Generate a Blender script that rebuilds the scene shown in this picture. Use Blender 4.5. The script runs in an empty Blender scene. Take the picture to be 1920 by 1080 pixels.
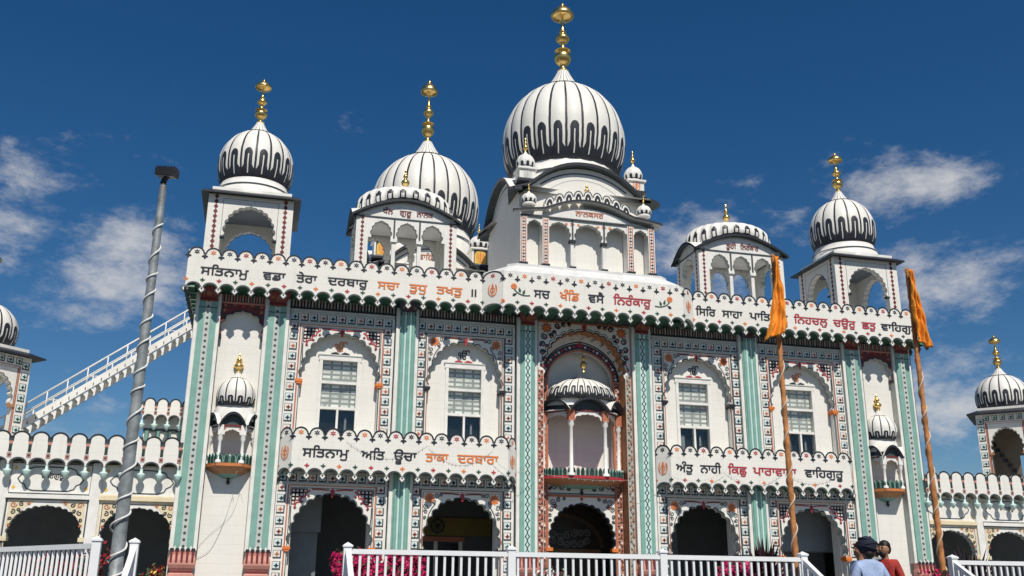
import bpy, math, random
from mathutils import Vector, Matrix
from mathutils.geometry import tessellate_polygon
R = math.radians; PI = math.pi; TAU = 2*PI
sc = bpy.context.scene
COL = sc.collection
S = 1.2; ZO = -0.32            # the plan below is drawn in units of 1.2 m; ZO puts the ground at z = 0
def W(p): return Vector((p[0]*S, p[1]*S, p[2]*S+ZO))

# ---------------------------------------------------------------- camera
cam = bpy.data.cameras.new('camera'); co = bpy.data.objects.new('camera', cam); COL.objects.link(co)
yaw, pitch, roll = R(14.393), R(17.491), R(0.46)
fw = Vector((math.sin(yaw)*math.cos(pitch), math.cos(yaw)*math.cos(pitch), math.sin(pitch)))
rt0 = Vector((math.cos(yaw), -math.sin(yaw), 0)); up0 = rt0.cross(fw)
rt = rt0*math.cos(roll)+up0*math.sin(roll); up = -rt0*math.sin(roll)+up0*math.cos(roll)
M = Matrix((rt, up, -fw)).transposed().to_4x4(); M.translation = W((-7.614, -22.296, 1.6))
co.matrix_world = M
cam.sensor_width = 36; cam.lens = 36*1827.9/1920; cam.clip_start = 0.1; cam.clip_end = 4000
sc.camera = co

# ---------------------------------------------------------------- light
SUN_EL, SUN_ROT = R(52), R(177)
sun = bpy.data.lights.new('sun', 'SUN'); sun.energy = 3.9; sun.angle = R(0.53); sun.color = (1, 0.94, 0.84)
so = bpy.data.objects.new('sun', sun); COL.objects.link(so)
tosun = Vector((math.sin(SUN_ROT)*math.cos(SUN_EL), math.cos(SUN_ROT)*math.cos(SUN_EL), math.sin(SUN_EL)))
so.rotation_euler = tosun.to_track_quat('Z', 'Y').to_euler(); so.location = (0, -20, 40)
sc.view_settings.view_transform = 'Standard'; sc.view_settings.look = 'None'
sc.view_settings.exposure = 0.26; sc.view_settings.gamma = 1
sc.cycles.max_bounces = 6; sc.cycles.transparent_max_bounces = 8

class NT:
    """small helper for wiring math nodes"""
    def __init__(s, tree): s.t = tree; s.n = tree.nodes; s.l = tree.links
    def new(s, k, **kw):
        n = s.n.new(k)
        for a, b in kw.items(): setattr(n, a, b)
        return n
    def put(s, sock, v):
        if hasattr(v, 'is_output'): s.l.new(v, sock)
        else: sock.default_value = v
    def m(s, op, a, b=None, c=None):
        n = s.new('ShaderNodeMath', operation=op); s.put(n.inputs[0], a)
        if b is not None: s.put(n.inputs[1], b)
        if c is not None: s.put(n.inputs[2], c)
        return n.outputs[0]
    def ss(s, v, lo, hi, tlo=0.0, thi=1.0):
        n = s.new('ShaderNodeMapRange', interpolation_type='SMOOTHSTEP')
        s.put(n.inputs[0], v); n.inputs[1].default_value = lo; n.inputs[2].default_value = hi
        n.inputs[3].default_value = tlo; n.inputs[4].default_value = thi
        return n.outputs[0]
    def mix(s, f, a, b):
        n = s.new('ShaderNodeMix', data_type='RGBA')
        s.put(n.inputs[0], f); s.put(n.inputs[6], a); s.put(n.inputs[7], b)
        return n.outputs[2]
    def noise(s, vec, scale, detail=4, rough=0.55):
        n = s.new('ShaderNodeTexNoise'); n.inputs['Scale'].default_value = scale
        n.inputs['Detail'].default_value = detail; n.inputs['Roughness'].default_value = rough
        if vec is not None: s.l.new(vec, n.inputs['Vector'])
        return n.outputs[0]

# sky: Nishita air with summer cumulus placed by azimuth and elevation
wd = bpy.data.worlds.new('World'); sc.world = wd; wd.use_nodes = True
w = NT(wd.node_tree); w.n.clear()
sky = w.new('ShaderNodeTexSky', sky_type='NISHITA'); sky.sun_disc = False
sky.sun_elevation = SUN_EL; sky.sun_rotation = SUN_ROT; sky.altitude = 400; sky.air_density = 1.0; sky.dust_density = 0.25; sky.ozone_density = 3.0
tc = w.new('ShaderNodeTexCoord'); sep = w.new('ShaderNodeSeparateXYZ'); w.l.new(tc.outputs['Generated'], sep.inputs[0])
dx, dy, dz = sep.outputs
az = w.m('ARCTAN2', dx, dy); el = w.m('ARCSINE', dz)
CLOUDS = [(-8.0,17.0,4.6,3.6,1.0),(-14.5,19.5,2.8,4.2,.85),(-9,14.2,5.5,1.2,.8),(38,21.9,4.4,1.7,1.0),(40.5,16.6,5.2,2.3,.95),(32.5,20.4,3.2,1.5,.7),
          (25.5,19.2,4.0,2.6,.8),(39.2,10.4,4.5,3.2,.8),(-8.3,9.5,3.0,.8,.55),(-10,8.0,6.0,1.0,.6),(36,13.5,4,1.4,.6),(17.5,28.0,1.6,.7,.35),(4,26.5,1.3,.7,.3),(-15,33,2.2,1.2,.45),(27,16.5,3,2,.6),
          (80,18,14,5,.9),(110,25,12,6,.8),(150,15,20,6,.9),(-60,20,15,6,.9),(-100,15,18,6,.9),(-150,25,20,8,.8),(58,14,8,4,.9),(-35,14,9,4,.9)]
dens = None
for a, e, sa, se, am in CLOUDS:
    q = w.m('ADD', w.m('POWER', w.m('MULTIPLY', w.m('SUBTRACT', az, R(a)), 1/R(sa)), 2.0), w.m('POWER', w.m('MULTIPLY', w.m('SUBTRACT', el, R(e)), 1/R(se)), 2.0))
    g = w.m('MULTIPLY', w.m('EXPONENT', w.m('MULTIPLY', q, -0.8)), am)
    dens = g if dens is None else w.m('MAXIMUM', dens, g)
mp = w.new('ShaderNodeMapping'); w.l.new(tc.outputs['Generated'], mp.inputs[0]); mp.inputs['Scale'].default_value = (1, 1, 2.0)
n1 = w.noise(mp.outputs[0], 8.0, 12, 0.64); n2 = w.noise(mp.outputs[0], 26.0, 10, 0.66)
nn = w.m('ADD', w.m('MULTIPLY', w.m('SUBTRACT', n1, 0.5), 2.2), w.m('MULTIPLY', w.m('SUBTRACT', n2, 0.5), 1.5))
cover = w.ss(w.m('ADD', w.m('MULTIPLY', dens, 1.02), w.m('MULTIPLY', nn, 0.9)), 0.38, 1.35)
hs = w.new('ShaderNodeHueSaturation'); hs.inputs['Saturation'].default_value = 1.34; hs.inputs['Hue'].default_value = 0.502; hs.inputs['Value'].default_value = 0.56; w.l.new(sky.outputs[0], hs.inputs['Color'])
skyc = w.mix(w.m('MULTIPLY', cover, 0.93), hs.outputs[0], (4.9, 4.95, 5.1, 1))
bg = w.new('ShaderNodeBackground'); w.l.new(skyc, bg.inputs[0]); bg.inputs[1].default_value = 0.1
wo = w.new('ShaderNodeOutputWorld'); w.l.new(bg.outputs[0], wo.inputs[0])

# ---------------------------------------------------------------- materials
MATS = {}
def paint(name, c, rough=0.55, var=0.06, metal=0.0, scale=3.0, bump=0.0, spec=0.35):
    if name in MATS: return MATS[name]
    m = bpy.data.materials.new(name); m.use_nodes = True; t = NT(m.node_tree); b = t.n['Principled BSDF']
    tx = t.new('ShaderNodeTexCoord'); no = t.noise(tx.outputs['Object'], scale, 5, 0.6)
    lo = tuple(x*(1-var*1.6) for x in c)+(1,); hi = tuple(min(1, x*(1+var*.6)) for x in c)+(1,)
    t.l.new(t.mix(t.ss(no, .3, .7), lo, hi), b.inputs['Base Color'])
    b.inputs['Roughness'].default_value = rough; b.inputs['Metallic'].default_value = metal; b.inputs['Specular IOR Level'].default_value = spec
    if bump:
        bn = t.new('ShaderNodeBump'); bn.inputs['Strength'].default_value = bump; bn.inputs['Distance'].default_value = .02
        t.l.new(t.noise(tx.outputs['Object'], scale*8, 4), bn.inputs['Height']); t.l.new(bn.outputs[0], b.inputs['Normal'])
    MATS[name] = m; return m
def wall_mat(name, c, dirt=0.10):
    m = bpy.data.materials.new(name); m.use_nodes = True; t = NT(m.node_tree); b = t.n['Principled BSDF']
    tx = t.new('ShaderNodeTexCoord'); mpp = t.new('ShaderNodeMapping'); mpp.inputs['Rotation'].default_value = (R(90), 0, 0)
    t.l.new(tx.outputs['Object'], mpp.inputs[0])
    br = t.new('ShaderNodeTexBrick'); br.inputs['Scale'].default_value = 1.0; br.inputs['Brick Width'].default_value = .62; br.inputs['Row Height'].default_value = .24
    br.inputs['Mortar Size'].default_value = .008; br.inputs['Mortar Smooth'].default_value = .3
    t.l.new(mpp.outputs[0], br.inputs[0])
    # rain streaks run down: noise stretched along z
    ms = t.new('ShaderNodeMapping'); ms.inputs['Scale'].default_value = (5, 5, .35); t.l.new(tx.outputs['Object'], ms.inputs[0])
    st = t.ss(t.noise(ms.outputs[0], 1.6, 6, .65), .52, .8); cl = t.ss(t.noise(tx.outputs['Object'], 1.1, 5), .3, .75)
    d = t.m('ADD', t.m('MULTIPLY', st, dirt*.9), t.m('ADD', t.m('MULTIPLY', cl, dirt*.5), t.m('MULTIPLY', br.outputs['Fac'], .10)))
    t.l.new(t.mix(d, tuple(c)+(1,), (.30, .28, .24, 1)), b.inputs['Base Color'])
    b.inputs['Roughness'].default_value = .6; b.inputs['Specular IOR Level'].default_value = .25
    bn = t.new('ShaderNodeBump'); bn.inputs['Strength'].default_value = .25; bn.inputs['Distance'].default_value = .01; bn.invert = True
    t.l.new(br.outputs['Fac'], bn.inputs['Height']); t.l.new(bn.outputs[0], b.inputs['Normal'])
    MATS[name] = m; return m
WHITE = wall_mat('white_wall_paint', (.77, .75, .70), .17)
TRIM = paint('white_trim_paint', (.77, .755, .715), .5, .07)
MINT = paint('mint_paint', (.21, .39, .335), .5, .08)
MINTL = paint('pale_mint_paint', (.56, .74, .69), .5, .05)
GREY = paint('pale_grey_paint', (.50, .52, .49), .5, .05)
SLATE = paint('slate_line_paint', (.055, .07, .075), .5, .1)
BLACK = paint('black_paint', (.022, .025, .032), .45, .1)
NAVY = paint('navy_paint', (.03, .04, .07), .5, .1)
GREEN = paint('deep_green_paint', (.065, .165, .11), .5, .12)
DGREEN = paint('leaf_green_paint', (.03, .085, .055), .5, .12)
ORANGE = paint('orange_paint', (.72, .20, .045), .5, .08)
RED = paint('red_paint', (.42, .035, .05), .5, .08)
MAROON = paint('maroon_paint', (.17, .03, .03), .5, .12)
BRICK = paint('terracotta_paint', (.46, .16, .09), .5, .1)
PINK = paint('pink_lotus_paint', (.55, .25, .20), .5, .1)
TILEC = paint('tile_cool_white', (.63, .73, .70), .5, .05); TILEW = paint('tile_warm_white', (.76, .70, .63), .5, .05)
STRIPE = paint('dusty_pink_paint', (.40, .27, .24), .5, .1)
CREAM = paint('cream_paint', (.72, .62, .42), .5, .06)
TAN = paint('tan_paint', (.44, .21, .10), .55, .1)
TANDK = paint('brown_inner_wall', (.16, .13, .10), .6, .1)
LEAFD = paint('dark_lotus_leaf', (.018, .05, .038), .5, .15)
VINEBG = paint('terracotta_ground', (.50, .235, .16), .5, .15); VINEBG2 = paint('stone_grey_ground', (.42, .38, .31), .5, .12)
TERRA = paint('orange_terracotta', (.55, .19, .06), .5, .1)
OLIVE = paint('olive_grey_soffit', (.24, .23, .19), .6, .1)  # even olive grey under the tongue parapet arches
SLOTG = paint('slot_green_black', (.03, .05, .042), .5, .12)
YELLOW = paint('yellow_paint', (.75, .47, .09), .5, .08)
GOLD = paint('gold_leaf', (.86, .60, .22), .30, .08, 1.0)
INNER = paint('shaded_hall_dark', (.105, .115, .125), .6, .08)  # shade of the interior put into the wall colour
INNERL = paint('shaded_hall_pale', (.20, .225, .25), .6, .06)  # paler hall tone, interior shade likewise in the colour
DARK = paint('dark_timber', (.03, .022, .018), .45, .2)
GALV = paint('galvanised_steel', (.30, .325, .33), .5, .25, .25, 5, .15)
ROPE = paint('rope_light_white', (.72, .72, .70), .35, .05)
PLASTIC = paint('white_vinyl', (.80, .81, .82), .35, .03)
BLKMET = paint('black_metal', (.03, .03, .033), .4, .1, .3)
CLOTH = paint('saffron_cloth', (.84, .29, .025), .8, .2, 0, 6, .35)
CLOTHP = paint('faded_saffron_cloth', (.53, .225, .08), .8, .28, 0, 5, .4)
SKIN = paint('skin', (.34, .17, .10), .5, .06)
GLASSDK = paint('dark_window_glass', (.014, .017, .018), .25, .3, 0, 2, 0, .25)
ROOFW = paint('roof_membrane', (.66, .66, .65), .6, .08)
CONC = paint('concrete', (.24, .235, .22), .85, .12, 0, 2, .2)
MAG = paint('magenta_petals', (.56, .014, .12), .6, .35, 0, 20)
REDP = paint('red_petals', (.40, .02, .03), .6, .3, 0, 20)
WHP = paint('white_petals', (.70, .68, .62), .6, .1, 0, 20)
LEAF = paint('shrub_leaves', (.05, .10, .03), .6, .3, 0, 20)
CORD = paint('cordyline_leaves', (.035, .014, .018), .45, .3, 0, 20)

def blind_mat():
    m = bpy.data.materials.new('zebra_blind_fabric'); m.use_nodes = True; t = NT(m.node_tree); b = t.n['Principled BSDF']
    tx = t.new('ShaderNodeTexCoord'); mpp = t.new('ShaderNodeMapping'); mpp.inputs['Rotation'].default_value = (R(90), 0, 0)
    t.l.new(tx.outputs['Object'], mpp.inputs[0])
    br = t.new('ShaderNodeTexBrick'); br.offset = 0.0; br.inputs['Scale'].default_value = 1.0; br.inputs['Brick Width'].default_value = .27; br.inputs['Row Height'].default_value = .135
    br.inputs['Mortar Size'].default_value = .036; br.inputs['Mortar Smooth'].default_value = .3
    br.inputs['Color1'].default_value = (.95, .95, .90, 1); br.inputs['Color2'].default_value = (.72, .72, .68, 1); br.inputs['Mortar'].default_value = (.33, .34, .32, 1)
    t.l.new(mpp.outputs[0], br.inputs[0])
    no = t.ss(t.noise(tx.outputs['Object'], 2.2, 2), .34, .50)
    t.l.new(t.mix(no, (.33, .34, .32, 1), br.outputs['Color']), b.inputs['Base Color']); b.inputs['Roughness'].default_value = .8
    return m
BLIND = blind_mat()
def glass_mat():
    m = bpy.data.materials.new('window_glass'); m.use_nodes = True; t = NT(m.node_tree); t.n.clear()
    tr = t.new('ShaderNodeBsdfTransparent'); tr.inputs[0].default_value = (.95, .96, .95, 1)
    gl = t.new('ShaderNodeBsdfGlossy'); gl.inputs['Roughness'].default_value = .02
    mx = t.new('ShaderNodeMixShader'); mx.inputs[0].default_value = .045; t.l.new(tr.outputs[0], mx.inputs[1]); t.l.new(gl.outputs[0], mx.inputs[2])
    o = t.new('ShaderNodeOutputMaterial'); t.l.new(mx.outputs[0], o.inputs[0]); return m
GLASS = glass_mat()
def dome_mat(name, n, z0, zt, R0, cz=0.0):
    """painted dome: dark seams between gores, a dark hem cut into petals with pale tongues (object space, metres)"""
    m = bpy.data.materials.new(name); m.use_nodes = True; t = NT(m.node_tree); b = t.n['Principled BSDF']
    tx = t.new('ShaderNodeTexCoord'); sp = t.new('ShaderNodeSeparateXYZ'); t.l.new(tx.outputs['Object'], sp.inputs[0])
    th = t.m('ARCTAN2', sp.outputs[1], sp.outputs[0]); z = sp.outputs[2]
    f = t.m('FRACT', t.m('ADD', t.m('MULTIPLY', th, n/TAU), 10.0)); wob = t.m('SUBTRACT', t.noise(tx.outputs['Object'], 3.5, 2), .5)
    a = t.m('ABSOLUTE', t.m('SUBTRACT', t.m('ADD', f, t.m('MULTIPLY', wob, .06)), .5))   # 0 mid gore, .5 seam
    H = zt-z0; hn = t.m('ADD', t.m('MULTIPLY', t.m('SUBTRACT', z, z0), 1/H), t.m('MULTIPLY', wob, .10))       # 0..1 over the hem
    seam = t.m('MULTIPLY', t.m('GREATER_THAN', a, .425), t.m('GREATER_THAN', hn, .30))
    qa = t.m('SUBTRACT', 1.0, t.m('POWER', t.m('MULTIPLY', a, 1/.275), 2.0))
    top = t.m('ADD', .80, t.m('MULTIPLY', t.m('SQRT', t.m('MAXIMUM', qa, 0.0)), .20))       # rounded petal head
    pet = t.m('MULTIPLY', t.m('LESS_THAN', hn, top), t.m('LESS_THAN', a, .275))
    tong = t.m('LESS_THAN', hn, t.m('ADD', .30, t.m('MULTIPLY', t.m('POWER', t.m('MULTIPLY', t.m('SUBTRACT', .5, a), 1/.225), 2.0), .14)))
    pet2 = t.m('MULTIPLY', tong, t.m('GREATER_THAN', a, .275))
    dark = t.m('MAXIMUM', pet, pet2)
    vein = t.m('MULTIPLY', t.m('LESS_THAN', a, .038), t.m('MULTIPLY', t.m('LESS_THAN', hn, .76), t.m('GREATER_THAN', hn, .16)))
    dark = t.m('MULTIPLY', dark, t.m('SUBTRACT', 1.0, vein))
    dark = t.m('MAXIMUM', dark, seam)
    no = t.noise(tx.outputs['Object'], 2.2, 6, .65)
    ms = t.new('ShaderNodeMapping'); ms.inputs['Scale'].default_value = (4, 4, .6); t.l.new(tx.outputs['Object'], ms.inputs[0])
    stn = t.ss(t.noise(ms.outputs[0], 2.2, 6, .7), .55, .85)
    wc = t.mix(t.m('MULTIPLY', stn, .38), t.mix(no, (.68, .66, .61, 1), (.80, .78, .735, 1)), (.35, .33, .29, 1))
    t.l.new(t.mix(dark, wc, (.026, .03, .04, 1)), b.inputs['Base Color']); b.inputs['Roughness'].default_value = .5
    b.inputs['Specular IOR Level'].default_value = .3
    return m

# ---------------------------------------------------------------- mesh builder
ORG = {}
class MB:
    def __init__(s): s.v = []; s.f = []; s.m = []; s.s = []; s.mats = []
    def add(s, vs, fs, mat, smooth=False):
        if mat not in s.mats: s.mats.append(mat)
        k = s.mats.index(mat); o = len(s.v); s.v += [tuple(p) for p in vs]
        for f in fs: s.f.append(tuple(i+o for i in f)); s.m.append(k); s.s.append(smooth)
    def box(s, x0, y0, z0, x1, y1, z1, mat):
        vs = [(x, y, z) for z in (z0, z1) for y in (y0, y1) for x in (x0, x1)]
        s.add(vs, [(0,2,3,1), (4,5,7,6), (0,1,5,4), (2,6,7,3), (0,4,6,2), (1,3,7,5)], mat)
    def fbox(s, fr, a0, b0, a1, b1, c0, c1, mat):
        vs = [fr(a, b, c) for c in (c0, c1) for b in (b0, b1) for a in (a0, a1)]
        s.add(vs, [(0,2,3,1), (4,5,7,6), (0,1,5,4), (2,6,7,3), (0,4,6,2), (1,3,7,5)], mat)
    def lathe(s, prof, c, n, mat, smooth=True, sx=1, sy=1, a0=0.0, a1=TAU, gore=0, gd=0.0, cap=True):
        full = abs(a1-a0-TAU) < 1e-6; m = n if full else n+1; vs = []; fs = []
        for r, z in prof:
            for i in range(m):
                t = a0+(a1-a0)*i/n; k = 1.0
                if gore: k = 1-gd*(abs(((t*gore/TAU) % 1)-.5)*2)**2
                vs.append((c[0]+r*k*math.cos(t)*sx, c[1]+r*k*math.sin(t)*sy, z if len(c) < 3 else z+c[2]))
        for j in range(len(prof)-1):
            for i in range(n):
                i2 = (i+1) % m
                fs.append((j*m+i, j*m+i2, (j+1)*m+i2, (j+1)*m+i))
        s.add(vs, fs, mat, smooth)
        if cap and full:
            s.add(vs[:m][::-1], [tuple(range(m))], mat); s.add(vs[-m:], [tuple(range(m))], mat)
    def tube(s, pts, r, mat, n=8, smooth=True):
        pts = [Vector(p) for p in pts]; vs = []; fs = []; prev = None
        for i, p in enumerate(pts):
            d = (pts[min(i+1, len(pts)-1)]-pts[max(i-1, 0)]).normalized()
            if prev is None:
                a = d.orthogonal().normalized()
            else:
                a = (prev-d*prev.dot(d)).normalized()
            prev = a; b = d.cross(a); rr = r[i] if isinstance(r, (list, tuple)) else r
            for k in range(n): vs.append(p+(a*math.cos(TAU*k/n)+b*math.sin(TAU*k/n))*rr)
        for i in range(len(pts)-1):
            for k in range(n): fs.append((i*n+k, i*n+(k+1) % n, (i+1)*n+(k+1) % n, (i+1)*n+k))
        fs.append(tuple(range(n))[::-1]); fs.append(tuple((len(pts)-1)*n+k for k in range(n)))
        s.add(vs, fs, mat, smooth)
    def bar(s, p, q, w, h, mat):
        p = Vector(p); q = Vector(q); d = (q-p).normalized()
        a = d.cross(Vector((0, 0, 1))); a = a.normalized() if a.length > 1e-4 else Vector((1, 0, 0)); b = a.cross(d)
        vs = [e+a*i*w/2+b*j*h/2 for e in (p, q) for j in (-1, 1) for i in (-1, 1)]
        s.add(vs, [(0,2,3,1), (4,5,7,6), (0,1,5,4), (2,6,7,3), (0,4,6,2), (1,3,7,5)], mat)
    def plate(s, loops, fr, c0, c1, mat, side=None, back=True):
        """filled 2-D outline (first loop) with holes, front at c1, back at c0"""
        flat = [p for l in loops for p in l]
        tri = tessellate_polygon([[Vector((p[0], p[1], 0)) for p in l] for l in loops])
        s.add([fr(a, b, c1) for a, b in flat], tri, mat)
        if c0 == c1: return
        if back: s.add([fr(a, b, c0) for a, b in flat], [t[::-1] for t in tri], mat)
        for l in loops:
            n = len(l); vs = [fr(a, b, c1) for a, b in l]+[fr(a, b, c0) for a, b in l]
            s.add(vs, [(i, (i+1) % n, n+(i+1) % n, n+i) for i in range(n)], side or mat)
    def ribbon(s, pts, wd, fr, c, mat, closed=False):
        n = len(pts); vs = []
        for i in range(n):
            p0 = pts[(i-1) % n] if closed else pts[max(i-1, 0)]; p1 = pts[(i+1) % n] if closed else pts[min(i+1, n-1)]
            dx_, dz_ = p1[0]-p0[0], p1[1]-p0[1]; L = math.hypot(dx_, dz_) or 1; nx, nz = -dz_/L*wd/2, dx_/L*wd/2
            vs += [fr(pts[i][0]+nx, pts[i][1]+nz, c), fr(pts[i][0]-nx, pts[i][1]-nz, c)]
        fs = [(2*i, 2*i+1, 2*((i+1) % n)+1, 2*((i+1) % n)) for i in range(n if closed else n-1)]
        s.add(vs, fs, mat)
    def poly(s, pts, fr, c, mat):
        s.plate([pts], fr, c, c, mat)
    def fan(s, cx, cz, pts, fr, c, mat):
        vs = [fr(cx, cz, c)]+[fr(cx+a, cz+b, c) for a, b in pts]; n = len(pts)
        s.add(vs, [(0, 1+i, 1+(i+1) % n) for i in range(n)], mat)
    def build(s, name, parent=None, origin=None):
        if origin is None: origin = ORG[parent.name] if parent else (0, 0, 0)
        me = bpy.data.meshes.new(name)
        me.from_pydata([((x-origin[0])*S, (y-origin[1])*S, (z-origin[2])*S) for x, y, z in s.v], [], s.f)
        for m in s.mats: me.materials.append(m)
        me.polygons.foreach_set('material_index', s.m); me.polygons.foreach_set('use_smooth', s.s); me.update()
        ob = bpy.data.objects.new(name, me); COL.objects.link(ob); ORG[ob.name] = tuple(origin)
        if parent:
            po = ORG[parent.name]; ob.parent = parent; ob.location = ((origin[0]-po[0])*S, (origin[1]-po[1])*S, (origin[2]-po[2])*S)
        else: ob.location = W(origin)
        return ob
def FR(O=(0, 0, 0), u=(1, 0, 0), v=(0, 0, 1), n=(0, -1, 0)):
    O, u, v, n = Vector(O), Vector(u), Vector(v), Vector(n)
    return lambda a, b, c=0.0: O+u*a+v*b+n*c
def FY(y): return FR((0, y, 0))
def thing(name, label, cat, loc, group=None):
    o = bpy.data.objects.new(name, None); COL.objects.link(o); o.location = W(loc); ORG[o.name] = tuple(loc); o.empty_display_size = .3
    return tag(o, label, cat, group)
def tag(o, label, cat, group=None):
    o['label'] = label; o['category'] = cat
    if group: o['group'] = group
    return o
def struct(o): o['kind'] = 'structure'; return o

# ---------------------------------------------------------------- lettering
TXT = {}
def text2d(t, bold=.016, rows=44):
    """outline of a word as thin horizontal strokes (non-zero winding), thickened like brush lettering"""
    if t in TXT: return TXT[t]
    c = bpy.data.curves.new('lettering', 'FONT'); c.body = t
    o = bpy.data.objects.new('lettering', c); COL.objects.link(o)
    dg = bpy.context.evaluated_depsgraph_get(); cv = o.evaluated_get(dg).to_curve(dg); loops = []
    for sp in cv.splines:
        P = sp.bezier_points; n = len(P); l = []
        for i in range(n):
            p0, p1, p2, p3 = P[i].co, P[i].handle_right, P[(i+1) % n].handle_left, P[(i+1) % n].co
            for k in range(6):
                u = k/6; v = 1-u; q = p0*v**3+p1*3*u*v*v+p2*3*u*u*v+p3*u**3; l.append((q.x, q.y))
        loops.append(l)
    o.to_curve_clear(); bpy.data.objects.remove(o); bpy.data.curves.remove(c)
    ys = [p[1] for l in loops for p in l]; y0, y1 = min(ys)-bold, max(ys)+bold; dy = .622/rows; n = int((y1-y0)/dy)+1; spans = []
    for j in range(n):
        y = y0+(j+.5)*dy; cr = []
        for l in loops:
            for i in range(len(l)):
                a, b = l[i-1], l[i]
                if (a[1] <= y) != (b[1] <= y): cr.append((a[0]+(y-a[1])/(b[1]-a[1])*(b[0]-a[0]), 1 if b[1] > a[1] else -1))
        cr.sort(); wn = 0; row = []
        for x, d in cr:
            if wn == 0: x0 = x
            wn += d
            if wn == 0: row.append((x0-bold, x+bold))
        spans.append(row)
    k = max(1, round(bold/dy)); vs, fs = [], []
    for j in range(n):
        iv = sorted(q for r in spans[max(0, j-k):j+k+1] for q in r); out = []
        for a, b in iv:
            if out and a <= out[-1][1]: out[-1][1] = max(out[-1][1], b)
            else: out.append([a, b])
        for a, b in out:
            m = len(vs); vs += [(a, y0+j*dy), (b, y0+j*dy), (b, y0+(j+1)*dy), (a, y0+(j+1)*dy)]; fs.append((m, m+1, m+2, m+3))
    TXT[t] = (vs, fs); return TXT[t]
def shape(t):
    """the short i sign is drawn before its consonant"""
    o = []
    for ch in t:
        if ch == '\u0a3f' and o: o.insert(len(o)-1, ch)
        else: o.append(ch)
    return ''.join(o)
def write(mb, t, fr, x0, x1, zb, h, c, mat, cap=.622):
    v, f = text2d(shape(t)); xs = [p[0] for p in v]; a, b = min(xs), max(xs); k = h/cap
    mb.add([fr(x0+(p[0]-a)/(b-a)*(x1-x0), zb+p[1]*k, c) for p in v], f, mat)
def words(parent, fr, ws, zb, h, c=.012):
    for t, x0, x1, m in ws:
        b = MB(); write(b, t, fr, x0, x1, zb, h, c, m); b.build('lettering', parent)
def symbol(mb, t, fr, cx, cz, h, c, mat, bold=0.0):
    v, f = text2d(t); xs = [p[0] for p in v]; ys = [p[1] for p in v]
    k = h/(max(ys)-min(ys)); mx = (min(xs)+max(xs))/2; my = (min(ys)+max(ys))/2
    mb.add([fr(cx+(p[0]-mx)*k, cz+(p[1]-my)*k, c) for p in v], f, mat)

# ---------------------------------------------------------------- small shapes
def star(n, r, ri, rot=0): return [((r if i % 2 == 0 else ri)*math.cos(rot+PI*i/n), (r if i % 2 == 0 else ri)*math.sin(rot+PI*i/n)) for i in range(2*n)]
def ngon(n, r, rot=0): return [(r*math.cos(rot+TAU*i/n), r*math.sin(rot+TAU*i/n)) for i in range(n)]
def flower(mb, fr, x, z, r, c, mat):
    mb.fan(x, z, star(6, r*1.2, r*.5, PI/2), fr, c, mat); mb.fan(x, z, ngon(6, r*.16), fr, c+.002, TRIM)
def arrow(mb, fr, x, z, s, c, mat):     # a drooping three-lobed leaf
    mb.poly([(x, z-1.0*s), (x+.35*s, z-.45*s), (x+.85*s, z-.35*s), (x+.6*s, z), (x+.2*s, z+.1*s), (x+.2*s, z+.75*s), (x-.2*s, z+.75*s), (x-.2*s, z+.1*s), (x-.6*s, z), (x-.85*s, z-.35*s), (x-.35*s, z-.45*s)], fr, c, mat)
def fleur(mb, fr, x, z, s, c, mat):
    mb.poly([(x, z+1.1*s), (x+.35*s, z+.3*s), (x+.9*s, z+.35*s), (x+.75*s, z-.15*s), (x+.25*s, z-.2*s), (x+.3*s, z-.6*s), (x-.3*s, z-.6*s), (x-.25*s, z-.2*s), (x-.75*s, z-.15*s), (x-.9*s, z+.35*s), (x-.35*s, z+.3*s)], fr, c, mat)
def diamond(mb, fr, x, z, a, b, c, mat): mb.poly([(x, z+b), (x-a, z), (x, z-b), (x+a, z)], fr, c, mat)
def scroll(cx, cz, r, turns=1.6, a0=0.0, d=1, n=22):
    return [(cx+r*(1-.8*i/n)*math.cos(a0+d*TAU*turns*i/n), cz+r*(1-.8*i/n)*math.sin(a0+d*TAU*turns*i/n)) for i in range(n+1)]
def multifoil(xc, zs, hw, h, n, bulge=.25, tip=.12, seg=6, horse=0.0):
    """cusped arch from the left spring to the right one, with an ogee tip"""
    base = []
    for i in range(n+1):
        t = PI/2*i/n; x = math.cos(t)**.92*hw; z = math.sin(t)**.95*(h-tip*h*.55)
        x += horse*math.sin(t*2)*hw
        base.append((-x, z))
    base[-1] = (0, h)
    base[-2] = (base[-2][0], base[-2][1])
    pts = []
    for i in range(n):
        p, q = base[i], base[i+1]; dx_, dz_ = q[0]-p[0], q[1]-p[1]; L = math.hypot(dx_, dz_)
        nx, nz = -dz_/L, dx_/L
        for k in range(seg):
            t = k/seg; b = math.sin(PI*t)*bulge*L if i < n-1 else math.sin(PI*t)*bulge*L*.55*math.cos(PI*t*.9)
            pts.append((p[0]+dx_*t+nx*b, p[1]+dz_*t+nz*b))
    pts.append((0, h))
    full = pts+[(-x, z) for x, z in pts[-2::-1]]
    return [(xc+x, zs+z) for x, z in full]
def catmull(pts, k=6):
    out = []
    for i in range(len(pts)-1):
        p0 = pts[max(i-1, 0)]; p1 = pts[i]; p2 = pts[i+1]; p3 = pts[min(i+2, len(pts)-1)]
        for j in range(k):
            t = j/k
            out.append(tuple(.5*((2*b)+(-a+c)*t+(2*a-5*b+4*c-d)*t*t+(-a+3*b-3*c+d)*t**3) for a, b, c, d in zip(p0, p1, p2, p3)))
    return out+[pts[-1]]

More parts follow.
